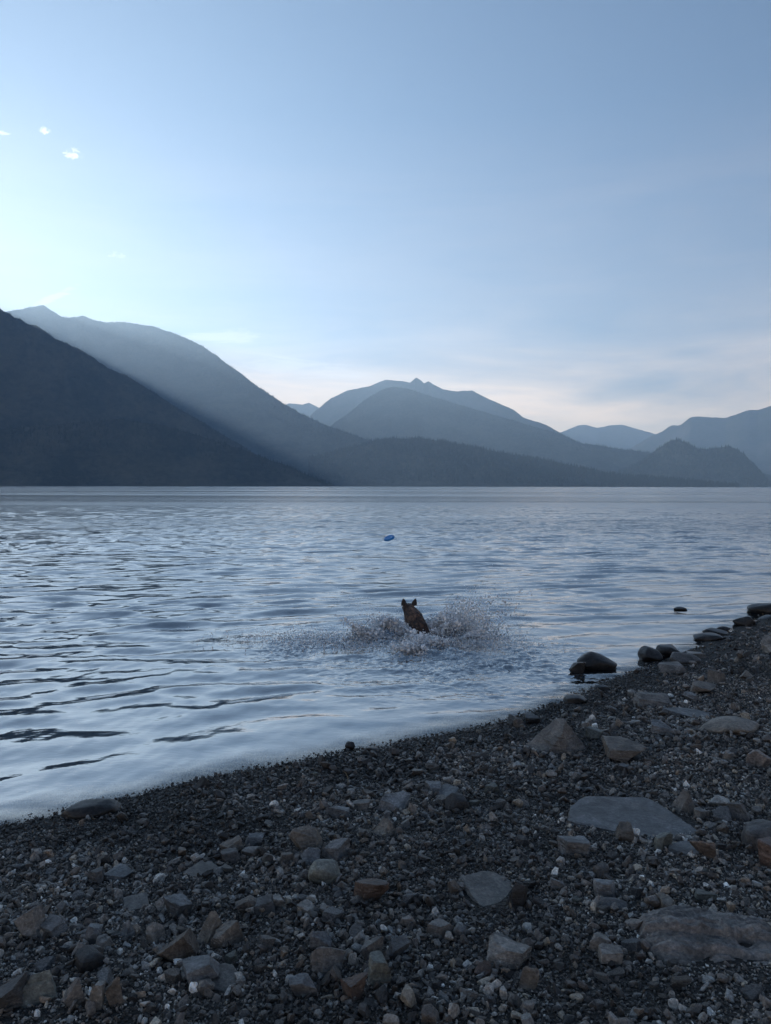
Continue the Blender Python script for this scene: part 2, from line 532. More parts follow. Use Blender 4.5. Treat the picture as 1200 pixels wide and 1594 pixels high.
def lake_z(x, y):
    r = np.hypot(x, y)
    z = np.zeros_like(x)
    wx = x + 0.25 * vnoise(x * 0.35, y * 0.5, seed=61)
    wy = y + 0.35 * vnoise(x * 0.22, y * 0.45, seed=62)
    spec = [(1.35, 0.008, 6), (0.95, 0.015, 7), (0.72, 0.017, 8), (0.55, 0.0135, 10), (0.42, 0.0080, 13), (0.31, 0.0040, 22), (0.22, 0.0022, 34), (0.15, 0.0010, 55)]
    d = -shore_dist(x, y)
    calm = np.clip((d + 0.1) / 4.5, 0, 1) ** 0.8
    for lam, amp, spread in spec:
        for k in range(6):
            th = R(-9 + wave_rng.normal(0, spread))
            l = lam * (0.85 + 0.3 * wave_rng.random())
            ph = wave_rng.random() * 6.283
            k_ = 2 * math.pi / l
            m = 0.55 + 0.45 * vnoise(x * 0.17 / l + 5 * k, y * 0.55 / l, seed=70 + k)
            fade = np.clip(1.6 - r / (l * 130), 0, 1)
            c_ = (0.25 + 0.75 * calm) if lam > 0.35 else 0.5 + 0.5 * calm
            far_ = 1 + 0.6 * np.clip((r - 10) / 20, 0, 1) * (lam < 0.8)
            z += amp * 0.47 * far_ * m * fade * c_ * np.sin(k_ * (wx * math.sin(th) + wy * math.cos(th)) + ph)
    # long low swell
    z += 0.004 * calm * np.sin(2 * math.pi * (wy * 0.36 + wx * 0.03) + 1.3 * vnoise(x * .25, y * .25, seed=5))
    # churned water around the dog and its wake back to the beach
    dx, dy = x - DOG.x, y - DOG.y
    e1 = np.exp(-((dx + 0.15) / 1.35) ** 2 - ((dy - 0.0) / 0.85) ** 2)
    e2 = 1.0 * np.exp(-((dx + 1.2) / 1.1) ** 2 - ((dy + 0.6) / 0.7) ** 2)
    e3 = 1.1 * np.exp(-((dx - 0.35) / 1.2) ** 2 - ((dy + 1.5) / 1.1) ** 2)
    ch = np.clip(e1 + e2 + e3, 0, 1.1)
    ch = ch * np.clip(0.65 + 0.6 * vnoise(x * 1.7, y * 1.7, seed=91), 0.1, 1.2)
    z = z * (1 - 0.3 * np.clip(ch, 0, 1))
    z += ch * (0.044 * fbm(x * 5.0, y * 7.5, octv=5, seed=95, gain=0.66) + 0.016 * fbm(x * 18, y * 22, octv=2, seed=99, ridged=True))
    # mounds of thrown water: two bow waves and the rear plume
    for mx, my, sx, sy, hgt in ((-0.42, 0.10, 0.26, 0.16, 0.16), (0.50, 0.05, 0.34, 0.18, 0.15), (0.10, -0.80, 0.24, 0.16, 0.15), (-0.15, -1.0, 0.16, 0.12, 0.08), (0.75, -0.35, 0.22, 0.16, 0.10), (-0.8, -0.25, 0.3, 0.15, 0.07)):
        g = np.exp(-((dx - mx) / sx) ** 2 - ((dy - my) / sy) ** 2)
        z += g * hgt * (0.55 + 0.65 * fbm(x * 7, y * 7, octv=5, seed=103, gain=0.68))
    z -= 0.07 * np.exp(-((dx - 0.02) / 0.22) ** 2 - ((dy + 0.25) / 0.22) ** 2)
    return z


def water_mat():
    m, nt, b = new_mat('lake_water')
    g = nt.nodes.new('ShaderNodeNewGeometry')
    pos = g.outputs['Position']
    ln = nt.nodes.new('ShaderNodeVectorMath')
    ln.operation = 'LENGTH'
    nt.links.new(pos, ln.inputs[0])
    b.inputs['Base Color'].default_value = (0.016, 0.028, 0.038, 1)
    b.inputs['IOR'].default_value = 2.0
    b.distribution = 'MULTI_GGX'
    b.inputs['Specular Tint'].default_value = (1, 1, 1, 1)
    # wind lanes: smooth and rippled patches far out
    lanes = noise(nt, mapping(nt, pos, (0.0022, 0.022, 1), (0, 0, R(3))), 1.0, 4, 0.55)
    lane = ramp(nt, lanes.outputs[0], [(0.42, 0.0), (0.56, 1.0)])
    far = ramp(nt, mth(nt, 'DIVIDE', ln.outputs['Value'], 120.0), [(0.0, 0.0), (0.10, 0.15), (0.35, 1.0)])
    rough = mth(nt, 'ADD', 0.015, mth(nt, 'MULTIPLY', far, mth(nt, 'ADD', 0.03, mth(nt, 'MULTIPLY', lane, 0.15))))
    rough = mth(nt, 'ADD', rough, mth(nt, 'MULTIPLY', ramp(nt, mth(nt, 'DIVIDE', ln.outputs['Value'], 1000.0), [(0.03, 0.0), (0.4, 1.0)]), 0.07))
    nt.links.new(rough, b.inputs['Roughness'])
    w1 = noise(nt, mapping(nt, pos, (1.1, 2.3, 1), (0, 0, R(3))), 1.0, 5, 0.6, 0.3)      # 0.4-1 m chop for far water
    w2 = noise(nt, mapping(nt, pos, (5, 9, 1), (0, 0, R(-8))), 1.0, 3, 0.55, 0.2)
    w0 = noise(nt, mapping(nt, pos, (0.16, 0.55, 1), (0, 0, R(4))), 1.0, 4, 0.7, 0.5)     # gusts and wave groups
    bp0 = nt.nodes.new('ShaderNodeBump')
    bp0.inputs['Distance'].default_value = 0.5
    nt.links.new(mth(nt, 'MULTIPLY', far, 0.35), bp0.inputs['Strength'])
    nt.links.new(w0.outputs[0], bp0.inputs['Height'])
    bp1 = nt.nodes.new('ShaderNodeBump')
    nt.links.new(bp0.outputs[0], bp1.inputs['Normal'])
    bp1.inputs['Distance'].default_value = 0.09
    nt.links.new(mth(nt, 'MULTIPLY', far, mth(nt, 'ADD', 0.45, mth(nt, 'MULTIPLY', lane, 0.55))), bp1.inputs['Strength'])
    nt.links.new(w1.outputs[0], bp1.inputs['Height'])
    bp2 = nt.nodes.new('ShaderNodeBump')
    bp2.inputs['Distance'].default_value = 0.010
    bp2.inputs['Strength'].default_value = 0.28
    nt.links.new(w2.outputs[0], bp2.inputs['Height'])
    nt.links.new(bp1.outputs[0], bp2.inputs['Normal'])
    nt.links.new(bp2.outputs[0], b.inputs['Normal'])
    sh_ = nt.nodes.new('ShaderNodeBsdfGlossy')          # extra mirror gloss mixed in to brighten the water's reflection
    nt.links.new(rough, sh_.inputs['Roughness'])
    nt.links.new(bp2.outputs[0], sh_.inputs['Normal'])
    m0 = nt.nodes.new('ShaderNodeMixShader')
    m0.inputs[0].default_value = 0.38
    nt.links.new(b.outputs[0], m0.inputs[1]); nt.links.new(sh_.outputs[0], m0.inputs[2])
    # clear shallows: the stones show through the first centimetres
    at_ = nt.nodes.new('ShaderNodeAttribute')
    at_.attribute_name = 'depth'
    deep = ramp(nt, at_.outputs['Fac'], [(0.0, 0.0), (0.06, 1.0)])
    tr_ = nt.nodes.new('ShaderNodeBsdfTransparent')
    tr_.inputs[0].default_value = (0.55, 0.60, 0.60, 1)
    gl_ = nt.nodes.new('ShaderNodeBsdfGlossy')
    gl_.inputs['Roughness'].default_value = 0.03
    nt.links.new(bp2.outputs[0], gl_.inputs['Normal'])
    fr_ = nt.nodes.new('ShaderNodeFresnel')
    fr_.inputs['IOR'].default_value = 1.55
    nt.links.new(bp2.outputs[0], fr_.inputs['Normal'])
    m1 = nt.nodes.new('ShaderNodeMixShader')
    nt.links.new(fr_.outputs[0], m1.inputs[0]); nt.links.new(tr_.outputs[0], m1.inputs[1]); nt.links.new(gl_.outputs[0], m1.inputs[2])
    m2 = nt.nodes.new('ShaderNodeMixShader')
    nt.links.new(deep, m2.inputs[0]); nt.links.new(m1.outputs[0], m2.inputs[1]); nt.links.new(m0.outputs[0], m2.inputs[2])
    nt.links.new(m2.outputs[0], nt.nodes['Material Output'].inputs['Surface'])
    return m


rs = np.concatenate([np.arange(2.2, 3.0, 0.1), np.arange(3.0, 13.5, 0.017), np.geomspace(13.5, 75, 330)[0:], np.geomspace(78, 26000, 60)])
X, Y, F, _ = polar_sheet(rs, R(38), 540, 60)
Z = lake_z(X, Y)
Z = np.where(np.hypot(X, Y) > 75, 0, Z)
V = np.stack([X, Y, Z], -1).reshape(-1, 3)
# leave out what lies well inside the beach
dd = shore_dist(X, Y).ravel()
keep = (dd[F] < 0.9).any(1)
F = F[keep]
used = np.zeros(len(V), bool)
used[F.ravel()] = True
remap = np.cumsum(used) - 1
lake_me = mesh_from('lake', V[used], remap[F], water_mat())
at = lake_me.attributes.new('depth', 'FLOAT', 'POINT')
gzv = ground_z(V[used][:, 0], V[used][:, 1])
at.data.foreach_set('value', np.clip(-gzv, 0, 1).astype(np.float32))
lake = link('lake', lake_me, kind='structure')

# ------------------------------------------------------------------ stone shapes
ico_cache = {}


def ico(n):
    if n not in ico_cache:
        bm = bmesh.new()
        bmesh.ops.create_icosphere(bm, subdivisions=n, radius=1)
        bm.verts.ensure_lookup_table()
        co = np.array([v.co[:] for v in bm.verts])
        fc = np.array([[v.index for v in f.verts] for f in bm.faces])
        bm.free()
        ico_cache[n] = (co / np.linalg.norm(co, axis=1)[:, None], fc)
    return ico_cache[n]


def stone_verts(seed, kind='block', n=4):
    """unit stone filling about [-1,1] x [-1,1] x [-1,1]"""
    g = np.random.default_rng(seed)
    v, f = ico(n)
    npl = {'block': 9, 'shard': 8, 'slab': 10, 'round': 24, 'cobble': 8, 'peak': 7}[kind]
    nrm = g.normal(size=(npl, 3))
    nrm /= np.linalg.norm(nrm, axis=1)[:, None]
    h = g.uniform(0.62, 1.0, npl) if kind not in ('round', 'cobble') else (g.uniform(0.86, 1.0, npl) if kind == 'round' else g.uniform(0.60, 1.0, npl))
    if kind in ('block', 'cobble', 'shard'):
        box = np.array([[1, 0, 0], [-1, 0, 0], [0, 1, 0], [0, -1, 0], [0, 0, 1], [0, 0, -1.0]])
        sk = g.normal(0, 0.30, (6, 3))
        cuts = g.normal(size=({'block': 3, 'cobble': 6, 'shard': 2}[kind], 3))
        cuts /= np.linalg.norm(cuts, axis=1)[:, None]
        nrm = np.vstack([box + sk, cuts])
        nrm /= np.linalg.norm(nrm, axis=1)[:, None]
        h = np.concatenate([g.uniform(0.52, 0.72, 6), g.uniform(0.62, 0.82, len(cuts))])
    if kind == 'slab':
        nrm[:, 2] *= 0.12
        nrm /= np.linalg.norm(nrm, axis=1)[:, None]
        nrm = np.vstack([nrm, [[0.04, -0.05, 1], [0, 0, -1]]])
        h = np.append(h, [0.28, 0.28])
    if kind == 'peak':
        nrm = np.array([[-0.62, -0.45, 0.60], [0.75, -0.55, 0.35], [0.30, 0.75, 0.62], [-0.7, 0.6, 0.5], [0.1, -0.95, 0.25], [0, 0, -1.0], [0.9, 0.3, 0.6]])
        nrm /= np.linalg.norm(nrm, axis=1)[:, None]
        h = np.array([0.55, 0.68, 0.62, 0.66, 0.80, 0.6, 0.62]) + g.uniform(-.04, .04, 7)
    dots = v @ nrm.T
    with np.errstate(divide='ignore'):
        rr = np.where(dots > 0.05, h / np.maximum(dots, 0.05), 9.0)
    p = {'round': 12, 'cobble': 50}.get(kind, 90)
    r = (np.sum(rr ** (-p), axis=1)) ** (-1.0 / p)
    r = np.minimum(r, 1.5)
    q = v * r[:, None]
    s = float(seed % 97)
    a = {'round': 0.05, 'cobble': 0.09}.get(kind, 0.10)
    dn = fbm(q[:, 0] * 1.6 + s, q[:, 1] * 1.6, q[:, 2] * 1.6 + 3.1, octv=4 if n > 3 else 2, seed=seed % 50, gain=0.6)
    q = q * (1 + a * dn)[:, None]
    if n > 3 and kind in ('block', 'slab', 'shard', 'peak', 'cobble'):      # chipped, layered faces
        lay = fbm(q[:, 0] * 2 + s, q[:, 1] * 2, q[:, 2] * 11, octv=3, seed=seed % 31 + 7, ridged=True)
        q = q * (1 + 0.05 * lay)[:, None]
    if kind in ('block', 'cobble', 'peak'):
        ya = g.uniform(-0.75, 0.75) if kind != 'peak' else 0.0
        q = q @ np.array([[math.cos(ya), math.sin(ya), 0], [-math.sin(ya), math.cos(ya), 0], [0, 0, 1.0]])
    lo, hi = q.min(0), q.max(0)
    q = (q - (lo + hi) / 2) / ((hi - lo) / 2)
    return q, f


def stone_mat(name, wet=False, grain=1.0):
    m, nt, b = new_mat(name)
    tcn = nt.nodes.new('ShaderNodeTexCoord')
    oi = nt.nodes.new('ShaderNodeObjectInfo')
    off = nt.nodes.new('ShaderNodeVectorMath')
    off.operation = 'ADD'
    nt.links.new(tcn.outputs['Object'], off.inputs[0])
    rv = nt.nodes.new('ShaderNodeCombineXYZ')
    nt.links.new(mth(nt, 'MULTIPLY', oi.outputs['Random'], 31.0), rv.inputs[0])
    nt.links.new(mth(nt, 'MULTIPLY', oi.outputs['Random'], 17.0), rv.inputs[2])
    nt.links.new(rv.outputs[0], off.inputs[1])
    p = off.outputs[0]
    n1 = noise(nt, p, 9, 6, 0.65, 0.4)
    n2 = noise(nt, p, 70, 4, 0.7)
    n3 = noise(nt, mapping(nt, p, (4, 6, 40)), 1.0, 4, 0.6, 0.5)
    val = mth(nt, 'ADD', mth(nt, 'MULTIPLY', n1.outputs[0], 0.9), mth(nt, 'MULTIPLY', n2.outputs[0], 0.6))
    val = mth(nt, 'ADD', val, mth(nt, 'MULTIPLY', n3.outputs[0], 0.3))
    fac = ramp(nt, val, [(0.55, 0.45), (0.9, 1.0), (1.0, 1.0)])
    n1b = ramp(nt, n1.outputs[0], [(0.35, 0.50), (0.65, 1.45)])
    n2b = ramp(nt, n2.outputs[0], [(0.35, 0.6), (0.60, 1.25), (0.72, 2.0)])
    col = mixrgb(nt, 1.0, oi.outputs['Color'], n1b, 'MULTIPLY')
    col = mixrgb(nt, 1.0, col, n2b, 'MULTIPLY')
    # rusty or pale mineral stains
    st = ramp(nt, noise(nt, p, 4.0, 5, 0.7, 1.2).outputs[0], [(0.56, 0.0), (0.70, 1.0)])
    col = mixrgb(nt, mth(nt, 'MULTIPLY', st, 0.35), col, (0.17, 0.145, 0.12, 1))
    nt.links.new(col, b.inputs['Base Color'])
    if wet:
        b.inputs['Roughness'].default_value = 0.36
        b.inputs['Specular IOR Level'].default_value = 0.35
    else:
        nt.links.new(ramp(nt, n2.outputs[0], [(0.3, 0.42), (0.7, 0.7)]), b.inputs['Roughness'])
        b.inputs['Specular IOR Level'].default_value = 0.5
    bp = nt.nodes.new('ShaderNodeBump')
    bp.inputs['Strength'].default_value = 1.0 if not wet else 0.4
    bp.inputs['Distance'].default_value = 0.010
    nt.links.new(mth(nt, 'ADD', mth(nt, 'ADD', n1.outputs[0], mth(nt, 'MULTIPLY', n2.outputs[0], 0.5)), n3.outputs[0]), bp.inputs['Height'])
    nt.links.new(bp.outputs[0], b.inputs['Normal'])
    return m


dry_m = stone_mat('dry_stone')
wet_m = stone_mat('wet_stone', wet=True)

COL = {  # stone albedos tuned by eye, warmed against the blue ambient light
    'grey': (0.17, 0.158, 0.145), 'pale grey': (0.25, 0.235, 0.215), 'blue-grey': (0.175, 0.18, 0.185), 'dark grey': (0.095, 0.092, 0.09),
    'brown': (0.140, 0.120, 0.101), 'tan': (0.180, 0.160, 0.136), 'rust-brown': (0.125, 0.088, 0.070), 'pinkish': (0.24, 0.20, 0.175),
    'black': (0.030, 0.029, 0.029), 'greenish grey': (0.175, 0.185, 0.165), 'reddish': (0.155, 0.112, 0.095), 'white': (0.46, 0.45, 0.42),
}
footprints = []      # (x, y, radius) where gravel makes room


def set_stone(name, px0, px1, py0, py1, kind, colour, label, cat='stone', wet=False, in_water=False, seed=0, rot=None, sink=0.22, group=None, n=4):
    cx = (px0 + px1) / 2
    base = on_ground(cx, py1) if not in_water else on_plane(cx, py1)
    r = math.hypot(base.x, base.y)
    dep = math.atan2(EYE - base.z, r)
    wide = (px1 - px0) * math.hypot(r, EYE - base.z) / FPX
    tall = (py1 - py0) * math.hypot(r, EYE - base.z) / FPX
    if kind == 'slab':
        high = 0.03 * wide + 0.010
        deep = max((tall - high * math.cos(dep) * 0.6) / math.sin(dep), 0.4 * wide)
        deep = min(deep, 1.5 * wide)
    else:
        deep = wide * {'round': 0.85, 'cobble': 0.8, 'block': 0.75, 'shard': 0.55, 'peak': 0.85}[kind]
        deep = min(deep, 0.8 * tall / math.sin(dep))
        deep = max(deep, 0.35 * wide)
        high = max((tall - 0.55 * deep * math.sin(dep)) / math.cos(dep), 0.22 * wide)
    if kind in ('block', 'cobble', 'shard') and not in_water:      # bedded into the gravel
        high *= 0.86
        wide *= 0.93
        deep *= 0.95
    full = high / (1 - sink)
    q, f = stone_verts(seed, kind, n)
    q = q * np.array([wide / 2, deep / 2, full / 2])
    az = math.atan2(base.x, base.y)
    # tilt and turn to face as in the photograph, geometry in real metres
    M = Matrix.Rotation(-az, 3, 'Z')
    if rot:
        M = M @ Euler((R(rot[0]) * 0.7, R(rot[1]) * 0.7, 0)).to_matrix()
    me = mesh_from(name, (np.array(M) @ q.T).T, f, wet_m if wet else dry_m)
    if kind != 'round':
        me.set_sharp_from_angle(angle=R(24))
    o = link(name, me, label=label, cat=cat, group=group)
    fwd = Vector((math.sin(az), math.cos(az), 0))
    c = base + fwd * (deep / 2 * 0.9)
    gz = float(ground_z(np.array([c.x]), np.array([c.y]))[0]) if not in_water else -0.0
    gz = max(gz, -0.03) if not in_water else gz
    o.location = (c.x, c.y, gz + full * (0.5 - sink))
    k = random.uniform(0.80, 1.12)
    cc = COL[colour]
    if kind == 'slab':
        k *= 0.72
    o.color = (cc[0] * k * 1.06, cc[1] * k, cc[2] * k * 0.93, 1)
    footprints.append((c.x, c.y, max(wide, deep) / 2 * 0.8, wide / 2, deep / 2, az))
    stones_px.append((cx, (py0 + py1) / 2, px1 - px0))
    return o


stones_px = []
HERO = [
    # px0, px1, py0, py1, kind, colour, label, wet, in_water, rot
    (900, 958, 1015, 1044, 'round', 'black', 'large smooth black boulder sitting in the shallow water off the beach', 1, 1, None),
    (886, 911, 1029, 1049, 'cobble', 'black', 'small wet black stone touching the left end of the smooth boulder in the water', 1, 1, None),
    (994, 1029, 1008, 1029, 'round', 'black', 'rounded wet black rock, left one of the pair at the far water edge', 1, 1, None),
    (1023, 1060, 1005, 1021, 'round', 'black', 'long low wet black rock, right one of the pair at the far water edge', 1, 1, None),
    (1045, 1088, 1016, 1034, 'round', 'dark grey', 'rounded dark grey stone at the waterline in front of the pair of wet rocks', 1, 0, None),
    (1025, 1069, 1030, 1048, 'cobble', 'grey', 'low grey boulder half in the water below the rounded dark grey stone', 0, 0, None),
    (1069, 1104, 1014, 1025, 'cobble', 'brown', 'flat brownish stone at the waterline right of the rounded dark grey stone', 1, 0, None),
    (1143, 1173, 959, 975, 'round', 'black', 'rounded black boulder in the water at the far end of the beach', 1, 1, None),
    (1170, 1235, 950, 957, 'round', 'black', 'long flat black rock barely above the water, farthest of the shore rocks', 1, 1, None),
    (1183, 1215, 961, 968, 'round', 'black', 'small low wet rock at the frame edge, below the farthest flat rock', 1, 1, None),
    (1096, 1131, 979, 989, 'round', 'black', 'middle flat wet rock of the three low ones left of the far black boulder', 1, 1, None),
    (1113, 1135, 975, 984, 'round', 'black', 'uppermost small wet rock of the three low ones left of the far black boulder', 1, 1, None),
    (1082, 1122, 989, 998, 'round', 'black', 'lowest flat wet rock of the three low ones left of the far black boulder', 1, 1, None),
    (1127, 1141, 991, 998, 'round', 'black', 'very small wet stone right of the lowest flat rock in the water', 1, 1, None),
    (1050, 1068, 946, 950, 'round', 'black', 'lone stone just breaking the surface out in the water', 1, 1, None),
    (818, 914, 1116, 1174, 'peak', 'grey', 'big pyramid-shaped grey rock with a sharp top near the waterline', 0, 0, None),
    (937, 1004, 1152, 1188, 'cobble', 'brown', 'domed boulder with a brownish left face, right of the pyramid rock', 0, 0, None),
    (1094, 1174, 1116, 1144, 'round', 'tan', 'long rounded pale boulder lying like a loaf on the right of the beach', 0, 0, None),
    (1035, 1110, 1103, 1118, 'slab', 'blue-grey', 'flat bluish slab behind the loaf-shaped pale boulder', 0, 0, None),
    (986, 1041, 1076, 1101, 'block', 'grey', 'grey block with a sloping face above the domed boulder', 0, 0, (0, 12)),
    (1075, 1113, 1062, 1081, 'cobble', 'brown', 'brown rounded stone between the loaf boulder and the waterline', 0, 0, None),
    (1102, 1130, 1042, 1064, 'block', 'grey', 'upright grey stone near the far end of the beach', 0, 0, None),
    (1152, 1171, 1044, 1058, 'cobble', 'tan', 'small tan stone right of the upright grey one on the far beach', 0, 0, None),
    (878, 913, 1081, 1096, 'round', 'black', 'glossy black stone lying at the waterline above the pyramid rock', 1, 0, None),
    (926, 948, 1065, 1077, 'cobble', 'black', 'small wet dark stone at the waterline below the boulder in the water', 1, 0, None),
    (799, 816, 1118, 1134, 'round', 'brown', 'small rounded brown stone at the waterline left of the pyramid rock', 0, 0, None),
    (816, 844, 1111, 1128, 'cobble', 'black', 'dark wet stone at the waterline touching the back of the pyramid rock', 1, 0, None),
    (1013, 1049, 1122, 1147, 'block', 'blue-grey', 'bluish angular stone between the domed boulder and the pale loaf boulder', 0, 0, None),
    (909, 939, 1131, 1151, 'cobble', 'greenish grey', 'dull greenish stone right behind the pyramid rock', 0, 0, None),
    (1124, 1141, 1169, 1186, 'cobble', 'pale grey', 'small egg-like pale stone below the loaf-shaped boulder', 0, 0, None),
    (1164, 1198, 1168, 1196, 'cobble', 'pinkish', 'pinkish rounded stone at the right edge below the loaf boulder', 0, 0, None),
    (1187, 1230, 990, 1018, 'cobble', 'pale grey', 'pale boulder cut by the right frame edge at the far beach', 0, 0, None),
    (894, 1086, 1242, 1302, 'slab', 'blue-grey', 'large flat bluish slab with a thin cracked edge, right of the middle', 0, 0, (2, -2)),
    (1044, 1083, 1231, 1266, 'peak', 'grey', 'pointed grey stone standing behind the large flat slab', 0, 0, None),
    (1104, 1133, 1238, 1258, 'block', 'white', 'pale wedge-shaped stone right of the pointed grey stone', 0, 0, (0, 15)),
    (1081, 1103, 1260, 1276, 'block', 'pale grey', 'pale flat-topped block at the right tip of the large flat slab', 0, 0, None),
    (1134, 1164, 1251, 1278, 'block', 'dark grey', 'dark square block near the right edge, beyond the slab', 0, 0, None),
    (956, 986, 1283, 1312, 'block', 'brown', 'brown upright stone in front of the large flat slab', 0, 0, (0, -10)),
    (1019, 1046, 1294, 1324, 'cobble', 'greenish grey', 'greenish upright stone in front of the slab tip', 0, 0, None),
    (868, 917, 1302, 1333, 'block', 'blue-grey', 'bluish block in front of the left end of the large flat slab', 0, 0, None),
    (1079, 1114, 1308, 1338, 'shard', 'pinkish', 'two-toned slanting stone with a pinkish top', 0, 0, (0, -28)),
    (1044, 1086, 1312, 1332, 'slab', 'blue-grey', 'flat bluish stone left of the two-toned slanting one', 0, 0, None),
    (1161, 1212, 1287, 1329, 'round', 'dark grey', 'round dark boulder at the right frame edge', 0, 0, None),
    (1186, 1245, 1309, 1359, 'cobble', 'reddish', 'reddish boulder cut by the right frame edge below the round dark one', 0, 0, None),
    (922, 947, 1347, 1369, 'block', 'grey', 'grey block below the bluish block, left of the slab middle', 0, 0, None),
    (852, 880, 1366, 1385, 'shard', 'blue-grey', 'narrow bluish shard right of the thick pale slab', 0, 0, (0, -15)),
    (924, 958, 1372, 1400, 'block', 'blue-grey', 'bluish cube-like stone above a long dark one', 0, 0, None),
    (931, 972, 1400, 1419, 'round', 'dark grey', 'long dark bluish stone in front of the bluish cube', 0, 0, None),
    (1021, 1050, 1396, 1420, 'cobble', 'tan', 'tan rounded stone at the upper left edge of the wood-like rock shelf', 0, 0, None),
    (812, 828, 1440, 1453, 'cobble', 'white', 'tiny white stone lying alone on dark gravel', 0, 0, None),
    (917, 949, 1457, 1482, 'block', 'grey', 'grey block left of the layered rock shelf', 0, 0, None),
    (932, 967, 1480, 1506, 'block', 'pale grey', 'pale angular stone below the grey block, left of the rock shelf', 0, 0, None),
    (1083, 1114, 1390, 1406, 'cobble', 'greenish grey', 'greenish pebble above the rock shelf', 0, 0, None),
    (809, 836, 1510, 1543, 'shard', 'tan', 'tan pointed shard standing near the bottom right of the middle', 0, 0, (0, 10)),
    (717, 806, 1366, 1416, 'slab', 'pale grey', 'thick pale rectangular slab with a dark right end', 0, 0, (8, 10)),
    (788, 820, 1376, 1416, 'block', 'black', 'black lump against the right end of the thick pale slab', 0, 0, None),
    (761, 826, 1472, 1508, 'block', 'pale grey', 'broad pale rock with a ridge on top, low in the middle right', 0, 0, (0, 8)),
    (763, 806, 1455, 1476, 'block', 'grey', 'grey rock just behind the broad pale rock with a ridge', 0, 0, None),
    (577, 619, 1272, 1301, 'peak', 'tan', 'tan angular rock with a peaked left side in the middle beach', 0, 0, None),
    (455, 498, 1283, 1324, 'shard', 'tan', 'leaning brownish wedge pointing up to the right', 0, 0, (0, -32)),
    (501, 545, 1300, 1339, 'cobble', 'blue-grey', 'rounded bluish rock right of the leaning brownish wedge', 0, 0, None),
    (469, 499, 1323, 1346, 'cobble', 'blue-grey', 'bluish stone directly below the leaning brownish wedge', 0, 0, None),
    (482, 529, 1341, 1378, 'round', 'greenish grey', 'round-topped greenish rock below the rounded bluish rock', 0, 0, None),
    (551, 604, 1366, 1404, 'block', 'rust-brown', 'rust-brown chunk with a notched top near the middle', 0, 0, (0, 6)),
    (694, 729, 1236, 1266, 'round', 'black', 'round nearly black stone in the middle of the beach', 0, 0, None),
    (660, 688, 1217, 1235, 'cobble', 'blue-grey', 'bluish stone up left of the round nearly black one', 0, 0, None),
    (682, 714, 1223, 1243, 'slab', 'blue-grey', 'bluish tilted slab right above the round nearly black stone', 0, 0, (10, -12)),
    (586, 640, 1234, 1265, 'block', 'blue-grey', 'wide bluish rock with rough top left of the round black stone', 0, 0, None),
    (506, 546, 1251, 1274, 'cobble', 'blue-grey', 'low bluish rock beside a small pinkish stone', 0, 0, None),
    (546, 579, 1243, 1263, 'cobble', 'grey', 'grey stone between two bluish rocks, upper middle beach', 0, 0, None),
    (497, 513, 1246, 1263, 'cobble', 'pinkish', 'small pinkish stone at the left end of the low bluish rock', 0, 0, None),
    (474, 490, 1260, 1278, 'shard', 'tan', 'small tan sliver down left of the small pinkish stone', 0, 0, (0, -30)),
    (462, 494, 1407, 1429, 'block', 'pale grey', 'pale faceted stone left of the rust-brown chunk', 0, 0, None),
    (664, 706, 1434, 1460, 'block', 'grey', 'grey block with a flat top, below the thick pale slab', 0, 0, None),
    (704, 727, 1441, 1461, 'cobble', 'blue-grey', 'bluish stone touching the right side of the flat-topped grey block', 0, 0, None),
    (562, 596, 1463, 1495, 'block', 'grey', 'squarish grey stone in the lower middle', 0, 0, None),
    (599, 638, 1467, 1493, 'block', 'dark grey', 'dark wedge right of the squarish grey stone', 0, 0, (0, -10)),
    (574, 608, 1491, 1534, 'cobble', 'greenish grey', 'tall greenish stone below the squarish grey one', 0, 0, None),
    (531, 571, 1524, 1560, 'block', 'rust-brown', 'reddish-brown lump near the bottom middle', 0, 0, None),
    (482, 534, 1478, 1520, 'block', 'grey', 'grey rock low in the middle, left of the tall greenish stone', 0, 0, (0, 18)),
    (481, 514, 1455, 1482, 'shard', 'blue-grey', 'bluish shard resting behind the grey rock low in the middle', 0, 0, (0, 25)),
    (456, 491, 1523, 1554, 'shard', 'blue-grey', 'thin bluish shard slanting up to the right near the bottom', 0, 0, (0, -30)),
    (739, 764, 1501, 1522, 'cobble', 'rust-brown', 'small rust-brown stone left of the broad pale rock', 0, 0, None),
    (697, 719, 1371, 1393, 'block', 'brown', 'brown stone touching the left corner of the thick pale slab', 0, 0, None),
    (196, 229, 1397, 1419, 'slab', 'pale grey', 'pale flat plate tilted toward the camera at left', 0, 0, (16, -8)),
    (256, 298, 1398, 1430, 'block', 'blue-grey', 'pale bluish block right of the tilted flat plate', 0, 0, None),
    (67, 104, 1431, 1461, 'block', 'blue-grey', 'bright bluish block with a flat top near the left edge', 0, 0, None),
    (34, 73, 1419, 1462, 'shard', 'grey', 'grey slanting slab leaning on the left of the bright bluish block', 0, 0, (0, -38)),
    (130, 157, 1444, 1474, 'cobble', 'blue-grey', 'bluish stone behind a small pale wedge at left', 0, 0, None),
    (149, 175, 1462, 1482, 'block', 'pale grey', 'small pale wedge in front of the bluish stone at left', 0, 0, (0, 12)),
    (229, 255, 1438, 1470, 'cobble', 'pale grey', 'upright pale egg-shaped stone in the left part', 0, 0, None),
    (186, 210, 1437, 1462, 'peak', 'blue-grey', 'bluish peaked stone left of the upright egg-shaped one', 0, 0, None),
    (306, 353, 1425, 1469, 'peak', 'tan', 'tall brownish-grey peaked rock in the left part', 0, 0, None),
    (335, 377, 1443, 1476, 'block', 'brown', 'brown block touching the right of the tall peaked rock', 0, 0, (0, -15)),
    (246, 302, 1461, 1500, 'shard', 'brown', 'long brownish plank-like slab slanting up to the right', 0, 0, (0, -34)),
